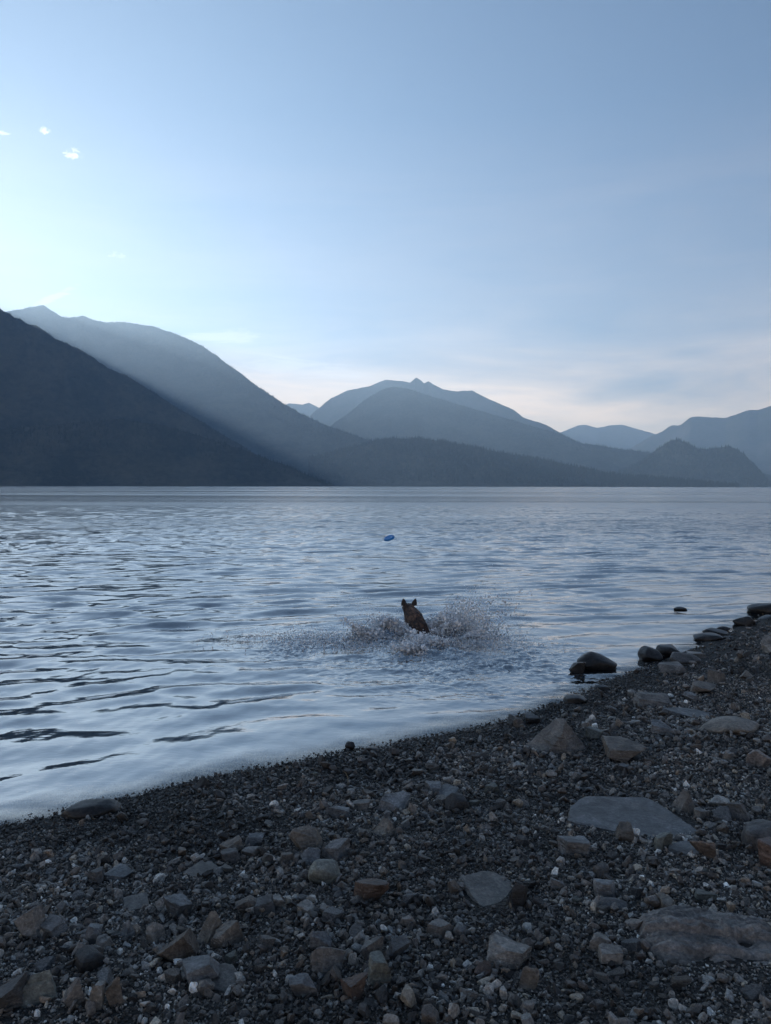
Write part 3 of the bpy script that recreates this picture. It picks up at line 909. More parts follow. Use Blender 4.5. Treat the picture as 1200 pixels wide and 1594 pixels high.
    (287, 339, 1501, 1535, 'block', 'blue-grey', 'large bright bluish rock low in the left part', 0, 0, (0, -12)),
    (324, 369, 1514, 1549, 'slab', 'grey', 'grey rectangular slab right of the large bright bluish rock', 0, 0, (14, -10)),
    (305, 333, 1528, 1552, 'cobble', 'grey', 'grey stone squeezed between the bluish rock and the grey rectangular slab', 0, 0, None),
    (166, 195, 1530, 1566, 'shard', 'brown', 'brown standing splinter near the bottom left', 0, 0, (0, -35)),
    (142, 163, 1538, 1575, 'block', 'pale grey', 'pale upright stone left of the brown standing splinter', 0, 0, None),
    (101, 129, 1536, 1570, 'shard', 'grey', 'grey blade-shaped stone near the bottom left corner', 0, 0, (0, -25)),
    (34, 79, 1523, 1565, 'block', 'greenish grey', 'greenish-grey boulder with slanting top near the bottom left corner', 0, 0, (0, -20)),
    (-8, 44, 1535, 1576, 'block', 'dark grey', 'dark boulder cut by the left frame edge near the bottom', 0, 0, (0, -15)),
    (159, 206, 1351, 1372, 'cobble', 'blue-grey', 'long low bluish stone in the upper left of the beach', 0, 0, None),
    (138, 161, 1355, 1377, 'cobble', 'dark grey', 'dark stone touching the left end of the long low bluish stone', 0, 0, None),
    (289, 341, 1343, 1365, 'slab', 'grey', 'flat grey slab buried in gravel in the upper left part', 0, 0, None),
    (343, 379, 1308, 1330, 'shard', 'tan', 'tan wedge slanting up, upper of the cluster left of centre', 0, 0, (0, -20)),
    (344, 377, 1322, 1344, 'cobble', 'dark grey', 'dark rounded stone below the tan wedge left of centre', 0, 0, None),
    (376, 406, 1317, 1336, 'cobble', 'grey', 'grey stone right of the dark rounded one left of centre', 0, 0, None),
    (380, 412, 1299, 1320, 'block', 'blue-grey', 'bluish block behind the grey stone, left of centre', 0, 0, None),
    (104, 186, 1250, 1273, 'round', 'black', 'long flat wet rock at the waterline on the left', 1, 0, None),
    (122, 159, 1484, 1512, 'round', 'black', 'rounded black stone in the lower left', 0, 0, None),
    (370, 412, 1396, 1424, 'shard', 'brown', 'brown slanting shard left of the pale faceted stone', 0, 0, (0, -20)),
    (395, 428, 1398, 1425, 'cobble', 'dark grey', 'dark rounded stone right of the brown slanting shard', 0, 0, None),
    (418, 444, 1396, 1418, 'block', 'pale grey', 'pale angular stone right of the dark rounded stone, left of the faceted one', 0, 0, None),
    (303, 327, 1209, 1227, 'peak', 'black', 'small dark pointed stone on the waterline left of centre', 1, 0, None),
    (492, 508, 1174, 1190, 'peak', 'black', 'small dark upright stone sticking up at the waterline', 1, 0, None),
    (565, 590, 1162, 1172, 'round', 'black', 'small dark stone washed by the water at the middle shoreline', 1, 1, None),
    (537, 552, 1155, 1166, 'round', 'black', 'tiny dark stone in the water just off the middle shoreline', 1, 1, None),
]
for i, (a, b, c, d, kind, colour, label, wet, inw, rot) in enumerate(HERO):
    big = (b - a) > 24
    name = 'boulder' if (b - a) > 45 and kind != 'slab' else ('rock_slab' if kind == 'slab' else 'stone')
    cat = 'boulder' if name == 'boulder' else ('slab' if name == 'rock_slab' else 'stone')
    set_stone(name, a, b, c, d, kind, colour, label, cat, bool(wet), bool(inw), seed=100 + i * 7, rot=rot, n=5 if (b - a) > 34 else 4,
              sink=0.3 if kind in ('round', 'slab') else (0.14 if kind == 'peak' else 0.24))

# the long layered rock shelf at the lower right: ledges, pits and a broken front
def rock_shelf():
    p0, p1 = on_ground(1000, 1462), on_ground(1215, 1462)
    L = (p1 - p0).length
    nu, nv = 150, 90
    u, v = np.meshgrid(np.linspace(-1, 1, nu), np.linspace(-1, 1, nv))
    x = u * L / 2 * 1.1
    y = v * 0.20
    edge = np.maximum(np.abs(u), 0) ** 6 + np.abs(v + 0.12 * vnoise(u * 2.5, v * 0, seed=3)) ** 4 * (1 + 0.5 * vnoise(u * 4, v * 4, seed=8))
    top = 0.075 - 0.02 * v + 0.014 * fbm(u * 2, v * 3, octv=4, seed=12)
    lay = fbm(u * 3 + v * 0.6, v * 10, octv=4, seed=14, ridged=True)
    top = top + 0.016 * lay + np.where(v < -0.15, -0.030, 0) + np.where(v < -0.6, -0.02, 0)
    for (pu, pv, pr) in ((-0.15, 0.35, 0.09), (-0.45, 0.25, 0.06), (0.1, 0.35, 0.07), (0.45, 0.5, 0.06), (0.4, -0.2, 0.10)):
        top = top - 0.04 * np.exp(-((u - pu) / pr) ** 2 - ((v - pv) / (pr * 1.2)) ** 2)
    z = top * np.clip(1.6 * (1 - edge), 0, 1) ** 0.5 - 0.07 * np.clip(edge, 0, 1.5)
    y = y + 0.02 * fbm(u * 3, v * 3, octv=3, seed=19)
    V = np.stack([x, y, z], -1).reshape(-1, 3)
    n0 = len(V)
    Vb = V.copy()
    Vb[:, 2] = -0.10
    F = grid_faces(nv, nu)
    me = mesh_from('rock_shelf', np.vstack([V, Vb]), np.vstack([F, F[:, ::-1] + n0]), dry_m)
    o = link('rock_shelf', me, label='long layered brownish rock shelf with small pits, like weathered wood, lower right', cat='rock')
    c = (p0 + p1) / 2
    o.location = (c.x, c.y, float(ground_z(np.array([c.x]), np.array([c.y]))[0]) - 0.03)
    o.rotation_euler = (0, 0, math.atan2(p1.y - p0.y, p1.x - p0.x) - 0.10)
    o.color = (0.24, 0.205, 0.175, 1)
    footprints.append((c.x, c.y, 0.22, L / 2, 0.2, 0.0))


rock_shelf()

# ------------------------------------------------------------------ further loose stones, each with its own place
def proj(p):
    v = cam_rot.transposed() @ (Vector(p) - Vector((0, 0, EYE)))
    return 600 + v.x / -v.z * FPX, 797 - v.y / -v.z * FPX


def free(x, y, r):
    for f in footprints:
        if math.hypot(x - f[0], y - f[1]) < f[2] + r:
            return False
    return True


NEXTRA = 170
hero_ref = [(s, h[5], h[6]) for s, h in zip(stones_px, HERO)]
landmarks = [  # short phrases that find one hero stone each
    (15, 'pyramid rock'), (17, 'pale loaf-shaped boulder'), (32, 'large flat slab'), (42, 'round dark edge boulder'), (54, 'thick pale slab'),
    (56, 'broad ridged pale rock'), (58, 'tan peaked rock'), (59, 'leaning brownish wedge'), (63, 'rust-brown chunk'), (64, 'round black stone'),
    (74, 'squarish grey stone'), (78, 'reddish-brown lump'), (86, 'bright bluish block at left'), (92, 'tall peaked rock at left'), (96, 'large low-left bluish rock'),
    (101, 'blade-shaped stone bottom left'), (84, 'tilted pale plate'), (104, 'long low bluish stone'), (106, 'buried flat grey slab'), (16, 'domed brownish boulder'),
    (19, 'far sloping grey block'), (0, 'smooth water boulder'), (48, 'tan shelf-edge stone'), (53, 'standing tan shard'), (72, 'pale faceted stone'), (112, 'lower-left black stone'),
    (40, 'two-toned slanting stone'), (73, 'flat-topped grey block'), (118, 'dark waterline stone'), (111, 'left waterline rock')]
extra_cands = []
gx = np.random.default_rng(23)
tries = 0
while len(extra_cands) < NEXTRA and tries < 9000:
    tries += 1
    px = gx.uniform(-20, 1215)
    py = gx.uniform(1040, 1588)
    p = on_ground(px, py)
    sd = float(shore_dist(np.array([p.x]), np.array([p.y]))[0])
    if sd < 0.12 or p.length > 16:
        continue
    rr = math.hypot(p.length, EYE)
    wpx = 11 + 16 * gx.random() ** 2.2
    if py < 1300 and px < 560:
        if gx.random() < 0.6:
            continue
        wpx *= 0.85
    w = wpx * rr / FPX
    if w > 0.16 or not free(p.x, p.y, w * 0.5):
        continue
    footprints.append((p.x, p.y, w * 0.42, w / 2, w / 2, 0))
    extra_cands.append((px, py, w, p))
kinds = ['block', 'cobble', 'shard', 'slab', 'round']
adj = {'block': 'angular', 'cobble': 'rounded', 'shard': 'narrow', 'slab': 'flat', 'round': 'smooth'}
cols = ['grey', 'blue-grey', 'dark grey', 'pale grey', 'brown', 'greenish grey', 'tan', 'pinkish', 'black', 'rust-brown']
cw = np.array([26, 24, 18, 8, 8, 6, 4, 2, 3, 2.0]); cw /= cw.sum()
proto = {}
for k in kinds:
    for j in range(9):
        q, f = stone_verts(900 + 31 * j + 5 * len(k) + ord(k[0]), k, 4)
        for wet in (0, 1):
            proto[k, j, wet] = mesh_from('stone', q * 0.5, f, wet_m if wet else dry_m)
            proto[k, j, wet].set_sharp_from_angle(angle=R(24))
taken = {}
items = []
for px, py, w, p in extra_cands:
    k = kinds[gx.choice(5, p=[.42, .20, .18, .17, .03])]
    c = cols[gx.choice(len(cols), p=cw)]
    best = min(landmarks, key=lambda l: (stones_px[l[0]][0] - px) ** 2 + ((stones_px[l[0]][1] - py) * 1.3) ** 2)
    lx, ly, _ = stones_px[best[0]]
    ddx, ddy = px - lx, py - ly
    if abs(ddx) > 1.6 * abs(ddy):
        rel = 'right of' if ddx > 0 else 'left of'
    elif abs(ddy) > 1.6 * abs(ddx):
        rel = 'in front of' if ddy > 0 else 'behind'
    else:
        rel = ('front' if ddy > 0 else 'back') + (' right of' if ddx > 0 else ' left of')
    items.append([k, c, best, rel, math.hypot(ddx, ddy), px, py, w, p])
from collections import defaultdict
groups = defaultdict(list)
for it in items:
    groups[(it[0], it[1], it[2][0], it[3])].append(it)
lab = {}
for key, g in groups.items():
    g.sort(key=lambda t: t[4])
    for r_, it in enumerate(g):
        size = 'small'
        rank = '' if len(g) == 1 else (['nearer', 'farther'][r_] if len(g) == 2 else ['nearest', 'second', 'third', 'fourth', 'fifth', 'sixth'][min(r_, 5)])
        lead = (rank + ' ' if rank else '') + 'small %s %s stone' % (adj[it[0]], it[1])
        lab[id(it)] = '%s %s the %s' % (lead, it[3], it[2][1])
for it in items:
    k, c, best, rel, dist, px, py, w, p = it
    sd = float(shore_dist(np.array([p.x]), np.array([p.y]))[0])
    wet = 1 if sd < 0.35 else 0
    o = bpy.data.objects.new('stone', proto[k, int(gx.integers(9)), wet])
    C.objects.link(o)
    hz = {'block': .7, 'cobble': .62, 'shard': .5, 'slab': .28, 'round': .6}[k] * gx.uniform(.85, 1.2)
    dz = {'shard': .5}.get(k, .8) * gx.uniform(.85, 1.15)
    o.scale = (w, w * dz, w * hz)
    o.rotation_euler = (R(gx.normal(0, 9)), R(gx.normal(0, 9)), gx.uniform(-0.7, 0.7) + (math.pi if gx.random() < .5 else 0))
    gz = float(ground_z(np.array([p.x]), np.array([p.y]))[0])
    o.location = (p.x, p.y, gz + w * hz * 0.16 + 0.006)
    cc = np.array(COL[c]) * np.array([1.06, 1, .93]) * gx.uniform(.8, 1.25) * (0.45 if wet else 1)
    o.color = tuple(cc) + (1,)
    o['label'] = lab[id(it)]
    o['category'] = 'stone'
    o['group'] = 'loose stones on the beach'

# ------------------------------------------------------------------ gravel: one mass of pebbles
def gravel_mat():
    m, nt, b = new_mat('gravel_stone')
    oi = nt.nodes.new('ShaderNodeObjectInfo')
    g = nt.nodes.new('ShaderNodeNewGeometry')
    tone = ramp(nt, oi.outputs['Random'], [(0.0, (0.032, 0.026, 0.021)), (0.30, (0.066, 0.054, 0.044)), (0.55, (0.112, 0.094, 0.078)), (0.70, (0.135, 0.126, 0.113)),
                                           (0.80, (0.18, 0.158, 0.134)), (0.88, (0.12, 0.088, 0.062)), (0.93, (0.20, 0.162, 0.12)), (0.965, (0.29, 0.26, 0.225)), (0.99, (0.44, 0.40, 0.35)), (1.0, (0.2, 0.13, 0.1))], 'CONSTANT')
    n1 = noise(nt, g.outputs['Position'], 90, 4, 0.7)
    n0 = noise(nt, g.outputs['Position'], 1.1, 3, 0.6)
    col = mixrgb(nt, 1.0, tone, ramp(nt, n1.outputs[0], [(0.3, 0.7), (0.7, 3.0)]), 'MULTIPLY')
    col = mixrgb(nt, 1.0, col, ramp(nt, n0.outputs[0], [(0.38, 0.5), (0.60, 1.45)]), 'MULTIPLY')
    # soaked gravel along the waterline is darker and glossy
    sep = nt.nodes.new('ShaderNodeSeparateXYZ')
    nt.links.new(g.outputs['Position'], sep.inputs[0])
    wz = mth(nt, 'ADD', sep.outputs[2], mth(nt, 'MULTIPLY', n0.outputs[0], 0.05))
    wet = ramp(nt, wz, [(0.055, 1.0), (0.115, 0.0)])
    col = mixrgb(nt, wet, col, mixrgb(nt, 1.0, col, (0.42, 0.42, 0.42, 1), 'MULTIPLY'))
    nt.links.new(col, b.inputs['Base Color'])
    rgh = mth(nt, 'SUBTRACT', ramp(nt, oi.outputs['Random'], [(0, 0.38), (0.3, 0.6), (0.5, 0.36), (0.7, 0.55), (1.0, 0.4)]), mth(nt, 'MULTIPLY', wet, 0.2))
    nt.links.new(rgh, b.inputs['Roughness'])
    bp = nt.nodes.new('ShaderNodeBump')
    bp.inputs['Strength'].default_value = 0.9
    bp.inputs['Distance'].default_value = 0.005
    nt.links.new(n1.outputs[0], bp.inputs['Height'])
    nt.links.new(bp.outputs[0], b.inputs['Normal'])
    return m


grav_m = gravel_mat()
pebbles = bpy.data.collections.new('pebble_shapes')       # not linked to the scene: shapes only
for i in range(14):
    k = ['block', 'block', 'shard', 'cobble', 'slab'][i % 5]
    q, f = stone_verts(300 + i * 13, k, 3)
    q = q * np.array([1, [.8, .6, .45, .85, .75][i % 5], [.6, .5, .38, .6, .25][i % 5]]) * 0.5
    o = bpy.data.objects.new('pebble', mesh_from('pebble', q, f, grav_m, smooth=False))
    pebbles.objects.link(o)

gg = np.random.default_rng(5)


def scatter(n, r0, r1, amax, smin, smax, pw, lo=0.05):
    u = gg.random(n)
    r = np.sqrt(r0 ** 2 + u * (r1 ** 2 - r0 ** 2))
    a = gg.uniform(-R(amax) * 0.95, R(amax), n)
    x, y = r * np.sin(a), r * np.cos(a)
    sd = shore_dist(x, y)
    s = smin * (1 - gg.random(n) * (1 - (smin / smax) ** pw)) ** (-1 / pw)
    k = (sd > -0.7) 
    # patches of finer and coarser gravel
    patch = vnoise(x * 0.9, y * 0.9, seed=77) + 0.5 * vnoise(x * 2.7, y * 2.7, seed=78)
    k &= (s < smin * 2.2) | (gg.random(n) < np.clip(0.55 + 0.5 * patch, 0.08, 1))
    # finer near the waterline on the left, coarser to the right and near the camera
    k &= (s < 0.028) | (sd > 0.5 * gg.random(n)) 
    x, y, s = x[k], y[k], s[k]
    z = ground_z(x, y) + s * gg.uniform(-0.15, 0.45, len(s))
    inside = np.zeros(len(x), bool)
    for (fx, fy, fr, hw, hd, az) in footprints:
        if fr > 0.05:
            ddx, ddy = x - fx, y - fy
            lx = ddx * math.cos(az) - ddy * math.sin(az)
            ly = ddx * math.sin(az) + ddy * math.cos(az)
            inside |= ((lx / (hw * 0.85)) ** 2 + (ly / (hd * 0.85)) ** 2) < 1
    return x[~inside], y[~inside], z[~inside], s[~inside]


parts = [scatter(140000, 1.2, 4.6, 48, 0.008, 0.06, 2.3), scatter(140000, 4.6, 9.0, 46, 0.013, 0.09, 2.4), scatter(90000, 9.0, 20.0, 50, 0.024, 0.13, 2.6), scatter(20000, 20, 60, 60, 0.06, 0.3, 2.5),
         scatter(16000, 1.6, 7.0, 44, 0.018, 0.045, 2.0), scatter(6000, 1.8, 6.5, 44, 0.028, 0.080, 2.0), scatter(5000, 5.0, 15, 44, 0.04, 0.12, 2.2)]
px_, py_, pz_, ps_ = (np.concatenate([p[i] for p in parts]) for i in range(4))
npb = len(px_)
gm = bpy.data.meshes.new('gravel')
gm.vertices.add(npb)
gm.vertices.foreach_set('co', np.stack([px_, py_, pz_], 1).astype(np.float32).ravel())
at = gm.attributes.new('size', 'FLOAT', 'POINT')
at.data.foreach_set('value', ps_.astype(np.float32))
at = gm.attributes.new('turn', 'FLOAT_VECTOR', 'POINT')
tr = np.stack([gg.normal(0, 0.7, npb), gg.normal(0, 0.7, npb), gg.uniform(0, 6.28, npb)], 1).astype(np.float32)
at.data.foreach_set('vector', tr.ravel())
gravel = link('gravel', gm, kind='stuff', label='dark angular gravel and pebbles covering the sloping beach', cat='gravel')


def scatter_nodes(obj, coll, nm):
    ng = bpy.data.node_groups.new(nm, 'GeometryNodeTree')
    ng.interface.new_socket('Geometry', in_out='INPUT', socket_type='NodeSocketGeometry')
    ng.interface.new_socket('Geometry', in_out='OUTPUT', socket_type='NodeSocketGeometry')
    gi, go = ng.nodes.new('NodeGroupInput'), ng.nodes.new('NodeGroupOutput')
    m2p = ng.nodes.new('GeometryNodeMeshToPoints')
    ci = ng.nodes.new('GeometryNodeCollectionInfo')
    ci.inputs['Collection'].default_value = coll
    ci.inputs['Separate Children'].default_value = True
    ci.inputs['Reset Children'].default_value = True
    iop = ng.nodes.new('GeometryNodeInstanceOnPoints')
    iop.inputs['Pick Instance'].default_value = True
    a1 = ng.nodes.new('GeometryNodeInputNamedAttribute'); a1.data_type = 'FLOAT'; a1.inputs['Name'].default_value = 'size'
    a2 = ng.nodes.new('GeometryNodeInputNamedAttribute'); a2.data_type = 'FLOAT_VECTOR'; a2.inputs['Name'].default_value = 'turn'
    e2r = ng.nodes.new('FunctionNodeEulerToRotation')
    L = ng.links.new
    L(gi.outputs[0], m2p.inputs['Mesh'])
    L(m2p.outputs[0], iop.inputs['Points'])
    L(ci.outputs[0], iop.inputs['Instance'])
    L(a1.outputs[0], iop.inputs['Scale'])
    L(a2.outputs[0], e2r.inputs[0])
    L(e2r.outputs[0], iop.inputs['Rotation'])
    L(iop.outputs[0], go.inputs[0])
    md = obj.modifiers.new(nm, 'NODES')
    md.node_group = ng


scatter_nodes(gravel, pebbles, 'scatter_gravel')

# ------------------------------------------------------------------ flying disc
def disc():
    prof = [(0.0, 0.012), (0.04, 0.0135), (0.06, 0.0125), (0.062, 0.0140), (0.085, 0.013), (0.100, 0.010), (0.110, 0.004), (0.1155, -0.004), (0.117, -0.012), (0.1155, -0.019), (0.112, -0.020), (0.109, -0.014), (0.106, -0.004), (0.095, 0.005), (0.07, 0.009), (0.0, 0.009)]
    n = 48
    a = np.arange(n) * 2 * math.pi / n
    V = np.array([[r * math.cos(t), r * math.sin(t), z] for r, z in prof for t in a])
    F = grid_faces(len(prof), n, wrap=True)
    m, nt, b = new_mat('blue_plastic')
    b.inputs['Base Color'].default_value = (0.02, 0.22, 0.58, 1)
    b.inputs['Roughness'].default_value = 0.35
    o = link('flying_disc', mesh_from('flying_disc', V, F, m), label='blue plastic flying disc hovering tilted above the water ahead of the dog', cat='flying disc')
    o.location = at_dist(605.5, 837, 16.3)
    o.rotation_euler = (R(20), R(-17), 0)
    o.scale = (1.06, 1.06, 1.15)


disc()

# ------------------------------------------------------------------ dog leaping away into the lake
def fur_mat():
    m, nt, b = new_mat('wet_brown_fur')
    tcn = nt.nodes.new('ShaderNodeTexCoord')
    p = tcn.outputs['Object']
    n1 = noise(nt, mapping(nt, p, (26, 9, 26)), 1.0, 5, 0.7, 0.6)
    n2 = noise(nt, p, 5, 3, 0.6)
    f = mth(nt, 'ADD', mth(nt, 'MULTIPLY', n1.outputs[0], 0.55), mth(nt, 'MULTIPLY', n2.outputs[0], 0.45))
    nt.links.new(ramp(nt, f, [(0.40, (0.010, 0.006, 0.005)), (0.51, (0.055, 0.029, 0.018)), (0.60, (0.22, 0.11, 0.06))]), b.inputs['Base Color'])
    b.inputs['Roughness'].default_value = 0.6
    b.inputs['Specular IOR Level'].default_value = 0.25
    bp = nt.nodes.new('ShaderNodeBump')
    bp.inputs['Distance'].default_value = 0.02
    nt.links.new(n1.outputs[0], bp.inputs['Height'])
    nt.links.new(bp.outputs[0], b.inputs['Normal'])
    return m


fur = fur_mat()


def skinned(name, pts, edges, rad, mat, levels=2):
    me = bpy.data.meshes.new(name)
    me.from_pydata(pts, edges, [])
    o = bpy.data.objects.new(name, me)
    C.objects.link(o)
    sk = o.modifiers.new('skin', 'SKIN')
    for i, r in enumerate(rad):
        sv = me.skin_vertices[0].data[i]
        sv.radius = (r, r) if isinstance(r, float) else r
        sv.use_root = i == 0
    sk.use_smooth_shade = True
    ss = o.modifiers.new('sub', 'SUBSURF')
    ss.levels = ss.render_levels = levels
    dg = bpy.context.evaluated_depsgraph_get()
    ev = o.evaluated_get(dg)
    m2 = bpy.data.meshes.new_from_object(ev)
    m2.materials.clear()
    m2.materials.append(mat)
    o.modifiers.clear()
    o.data = m2
    return o


def build_dog():
    # +Y is away from the camera; z = 0 is the water surface
    P = [(0.03, 0.00, 0.02),    # 0 pelvis
         (0.02, 0.16, 0.075),   # 1 loin
         (0.00, 0.32, 0.13),    # 2 ribs
         (-0.03, 0.47, 0.185),  # 3 withers
         (-0.06, 0.57, 0.235),  # 4 neck
         (-0.085, 0.65, 0.275), # 5 head back
         (-0.10, 0.73, 0.275), # 6 brow
         (-0.14, 0.83, 0.245), # 7 muzzle
         (-0.15, 0.88, 0.235), # 8 nose
         (0.02, -0.10, 0.00), (0.05, -0.22, -0.05), (0.06, -0.34, -0.10),          # 9-11 tail
         (-0.07, -0.03, -0.09), (-0.10, -0.02, -0.20), (-0.10, -0.16, -0.30), (-0.10, -0.12, -0.42),    # 12-15 hind leg
         (0.13, -0.03, -0.09), (0.15, -0.02, -0.20), (0.15, -0.16, -0.30), (0.15, -0.12, -0.42),         # 16-19
         (-0.11, 0.45, 0.05), (-0.13, 0.55, -0.05), (-0.14, 0.70, -0.08), (-0.14, 0.80, -0.12),          # 20-23 fore leg
         (0.06, 0.46, 0.05), (0.08, 0.58, -0.06), (0.08, 0.72, -0.10), (0.08, 0.82, -0.15)]              # 24-27
    E = [(0, 1), (1, 2), (2, 3), (3, 4), (4, 5), (5, 6), (6, 7), (7, 8), (0, 9), (9, 10), (10, 11),
         (0, 12), (12, 13), (13, 14), (14, 15), (0, 16), (16, 17), (17, 18), (18, 19),
         (3, 20), (20, 21), (21, 22), (22, 23), (3, 24), (24, 25), (25, 26), (26, 27)]
    Rd = [(0.135, 0.125), (0.132, 0.13), (0.135, 0.15), (0.125, 0.14), (0.105, 0.105), (0.094, 0.086), (0.080, 0.070), (0.030, 0.032), (0.020, 0.022),
          0.03, 0.028, 0.018, 0.065, 0.045, 0.025, 0.028, 0.065, 0.045, 0.025, 0.028, 0.055, 0.035, 0.028, 0.032, 0.055, 0.035, 0.028, 0.032]
    dog = skinned('dog', P, E, Rd, fur, 3)
    dog['label'] = 'brown wet prick-eared dog seen from behind, charging into the lake in a splash'
    dog['category'] = 'dog'
    # shaggy wet surface
    me = dog.data
    co = np.zeros(len(me.vertices) * 3, np.float32)
    me.vertices.foreach_get('co', co)
    co = co.reshape(-1, 3).astype(float)
    nr = np.zeros(len(me.vertices) * 3, np.float32)
    me.vertices.foreach_get('normal', nr)
    nr = nr.reshape(-1, 3)
    d = 0.012 * fbm(co[:, 0] * 22, co[:, 1] * 11, co[:, 2] * 22, octv=3, seed=9)
    co = co + nr * d[:, None]
    me.vertices.foreach_set('co', co.astype(np.float32).ravel())
    dog.location = (DOG.x + 0.03, DOG.y - 0.02, -0.05)
    dog.rotation_euler = (R(5), 0, R(4))
    em, nt, b = new_mat('ear_fur')
    b.inputs['Base Color'].default_value = (0.020, 0.014, 0.012, 1)
    b.inputs['Roughness'].default_value = 0.6
    # prick ears: cupped triangles with thickness
    for sx, ex, lean in ((-1, -0.150, -0.10), (1, -0.018, 0.25)):
        n1, n2 = 9, 9
        V = []
        for i in range(n1):
            t = i / (n1 - 1)
            half = 0.040 * (1 - t ** 1.6) ** 0.8 + 0.004
            for j in range(n2):
                s = j / (n2 - 1) * 2 - 1
                V.append((s * half + lean * t * 0.10, -0.016 * (1 - s * s) * (1 - t * .5), t * 0.098 - 0.012))
        V = np.array(V)
        V2 = V + np.array([0, 0.007, 0])
        f = grid_faces(n1, n2)
        q = n1 * n2
        rim = []
        loop = [j for j in range(n2)] + [i * n2 + n2 - 1 for i in range(1, n1)] + [(n1 - 1) * n2 + j for j in range(n2 - 2, -1, -1)] + [i * n2 for i in range(n1 - 2, 0, -1)]
        for a_, b_2 in zip(loop, loop[1:] + loop[:1]):
            rim.append((a_, b_2, b_2 + q, a_ + q))
        ear = link('ear', mesh_from('ear', np.vstack([V, V2]), np.vstack([f[:, ::-1], f + q, np.array(rim)[:, ::-1]]), em), parent=dog)
        ear.location = (ex, 0.655, 0.332)
        ear.rotation_euler = (R(-8), 0, R(-6 * sx))
    return dog


build_dog()

# ------------------------------------------------------------------ splash: drops and torn water
def drop_mat(foam):
    m, nt, b = new_mat('foam_drop' if foam else 'water_drop')
    if foam:
        b.inputs['Base Color'].default_value = (0.98, 0.98, 0.98, 1)
        b.inputs['Roughness'].default_value = 0.15
        b.inputs['IOR'].default_value = 2.2
        tl = nt.nodes.new('ShaderNodeBsdfTranslucent')
        tl.inputs[0].default_value = (0.99, 0.99, 0.99, 1)
        mx = nt.nodes.new('ShaderNodeMixShader')
        mx.inputs[0].default_value = 0.35
        nt.links.new(b.outputs[0], mx.inputs[1]); nt.links.new(tl.outputs[0], mx.inputs[2])
        nt.links.new(mx.outputs[0], nt.nodes['Material Output'].inputs['Surface'])
    else:
        g_ = nt.nodes.new('ShaderNodeBsdfGlass')
        g_.inputs['IOR'].default_value = 1.33
        g_.inputs['Roughness'].default_value = 0.0
        nt.links.new(g_.outputs[0], nt.nodes['Material Output'].inputs['Surface'])
    return m


dm = [drop_mat(False), drop_mat(True)]
drops = bpy.data.collections.new('drop_shapes')
for i in range(6):
    q, f = stone_verts(700 + i, 'round', 3)
    q = q * np.array([1, 1, [1, .7, 1.6, .8, 1.2, .6][i]]) * 0.5
    q[:, 0] *= [1, 1.5, .7, 1.2, .9, 1.8][i]
    o = bpy.data.objects.new('drop', mesh_from('drop', q, f, dm[1 if i % 3 else 0]))
    drops.objects.link(o)

sg = np.random.default_rng(17)
pts, szs = [], []


def jets(n, ox, oy, oz, dirx, diry, spread, vmin, vmax, tmax, smin=0.007, smax=0.048):
    """drops thrown from a place on the water, ballistic paths at random times"""
    k = 14
    m = max(n // 420, 4)
    # drops come in ropes and sheets that share a launch direction
    a = sg.normal(0, spread, m)
    vv = sg.uniform(vmin, vmax, m)
    up = sg.uniform(0.55, 1.15, m)
    w = sg.integers(0, m, n)
    t = sg.random(n) * tmax
    ang = math.atan2(diry, dirx) + a[w] + sg.normal(0, 0.06, n)
    t = np.where(sg.random(n) < 0.5, np.clip(sg.normal(0, 0.03, n) + (sg.random(m) * tmax)[w], 0, tmax), t)     # lumps inside the ropes
    v = vv[w] * (1 + sg.normal(0, 0.12, n))
    vz = v * up[w] + sg.normal(0, 0.1, n)
    v = v * 1.12
    x = ox + sg.normal(0, 0.06, n) + v * 0.75 * np.cos(ang) * t
    y = oy + sg.normal(0, 0.06, n) + v * 0.45 * np.sin(ang) * t
    z = oz + vz * t - 4.9 * t * t
    s = smin * (1 - sg.random(n) * (1 - (smin / smax) ** 2.0)) ** (-1 / 2.0)
    wz = 0.0
    ok = z > -0.02
    pts.append(np.stack([x, y, z], 1)[ok])
    szs.append(s[ok])


jets(11000, -0.16, 0.22, 0.02, -1, 0.1, 0.40, 0.5, 2.2, 0.36)        # left bow wave
jets(5000, -0.10, 0.10, 0.02, -1, -0.3, 0.6, 0.6, 1.6, 0.30)
jets(14000, 0.20, 0.25, 0.02, 1, 0.25, 0.5, 0.6, 3.0, 0.46)          # right bow wave
jets(7000, 0.30, 0.05, 0.02, 1, -0.1, 0.6, 0.6, 2.3, 0.42)
jets(12000, 0.10, -0.68, 0.02, 0.1, -1, 1.5, 0.5, 1.5, 0.28)         # rear plume
jets(6000, -0.05, -0.95, 0.0, -0.8, -0.7, 0.7, 0.4, 1.4, 0.26)
jets(6000, 0.45, 0.35, 0.02, 1, 0.5, 0.6, 1.6, 3.3, 0.50, 0.003, 0.010)   # fine drops flung high on the right
jets(2500, -0.3, 0.3, 0.02, -1, 0.3, 0.6, 1.2, 2.6, 0.40, 0.003, 0.009)
jets(6000, -0.5, -0.1, 0.0, -1, -0.25, 0.4, 0.7, 2.1, 0.24)
# splattered drops skipping over the water on the left
n = 2600
xx = sg.normal(-1.05, 0.62, n); yy = sg.normal(-0.35, 0.30, n) - 0.1 * xx
pts.append(np.stack([xx, yy, np.abs(sg.normal(0, 0.035, n)) + 0.005], 1)); szs.append(sg.uniform(0.005, 0.016, n))
n = 1800
xx = sg.normal(0.75, 0.4, n); yy = sg.normal(-0.45, 0.30, n)
pts.append(np.stack([xx, yy, np.abs(sg.normal(0, 0.05, n)) + 0.005], 1)); szs.append(sg.uniform(0.004, 0.014, n))
dp = np.concatenate(pts)
ds = np.concatenate(szs)
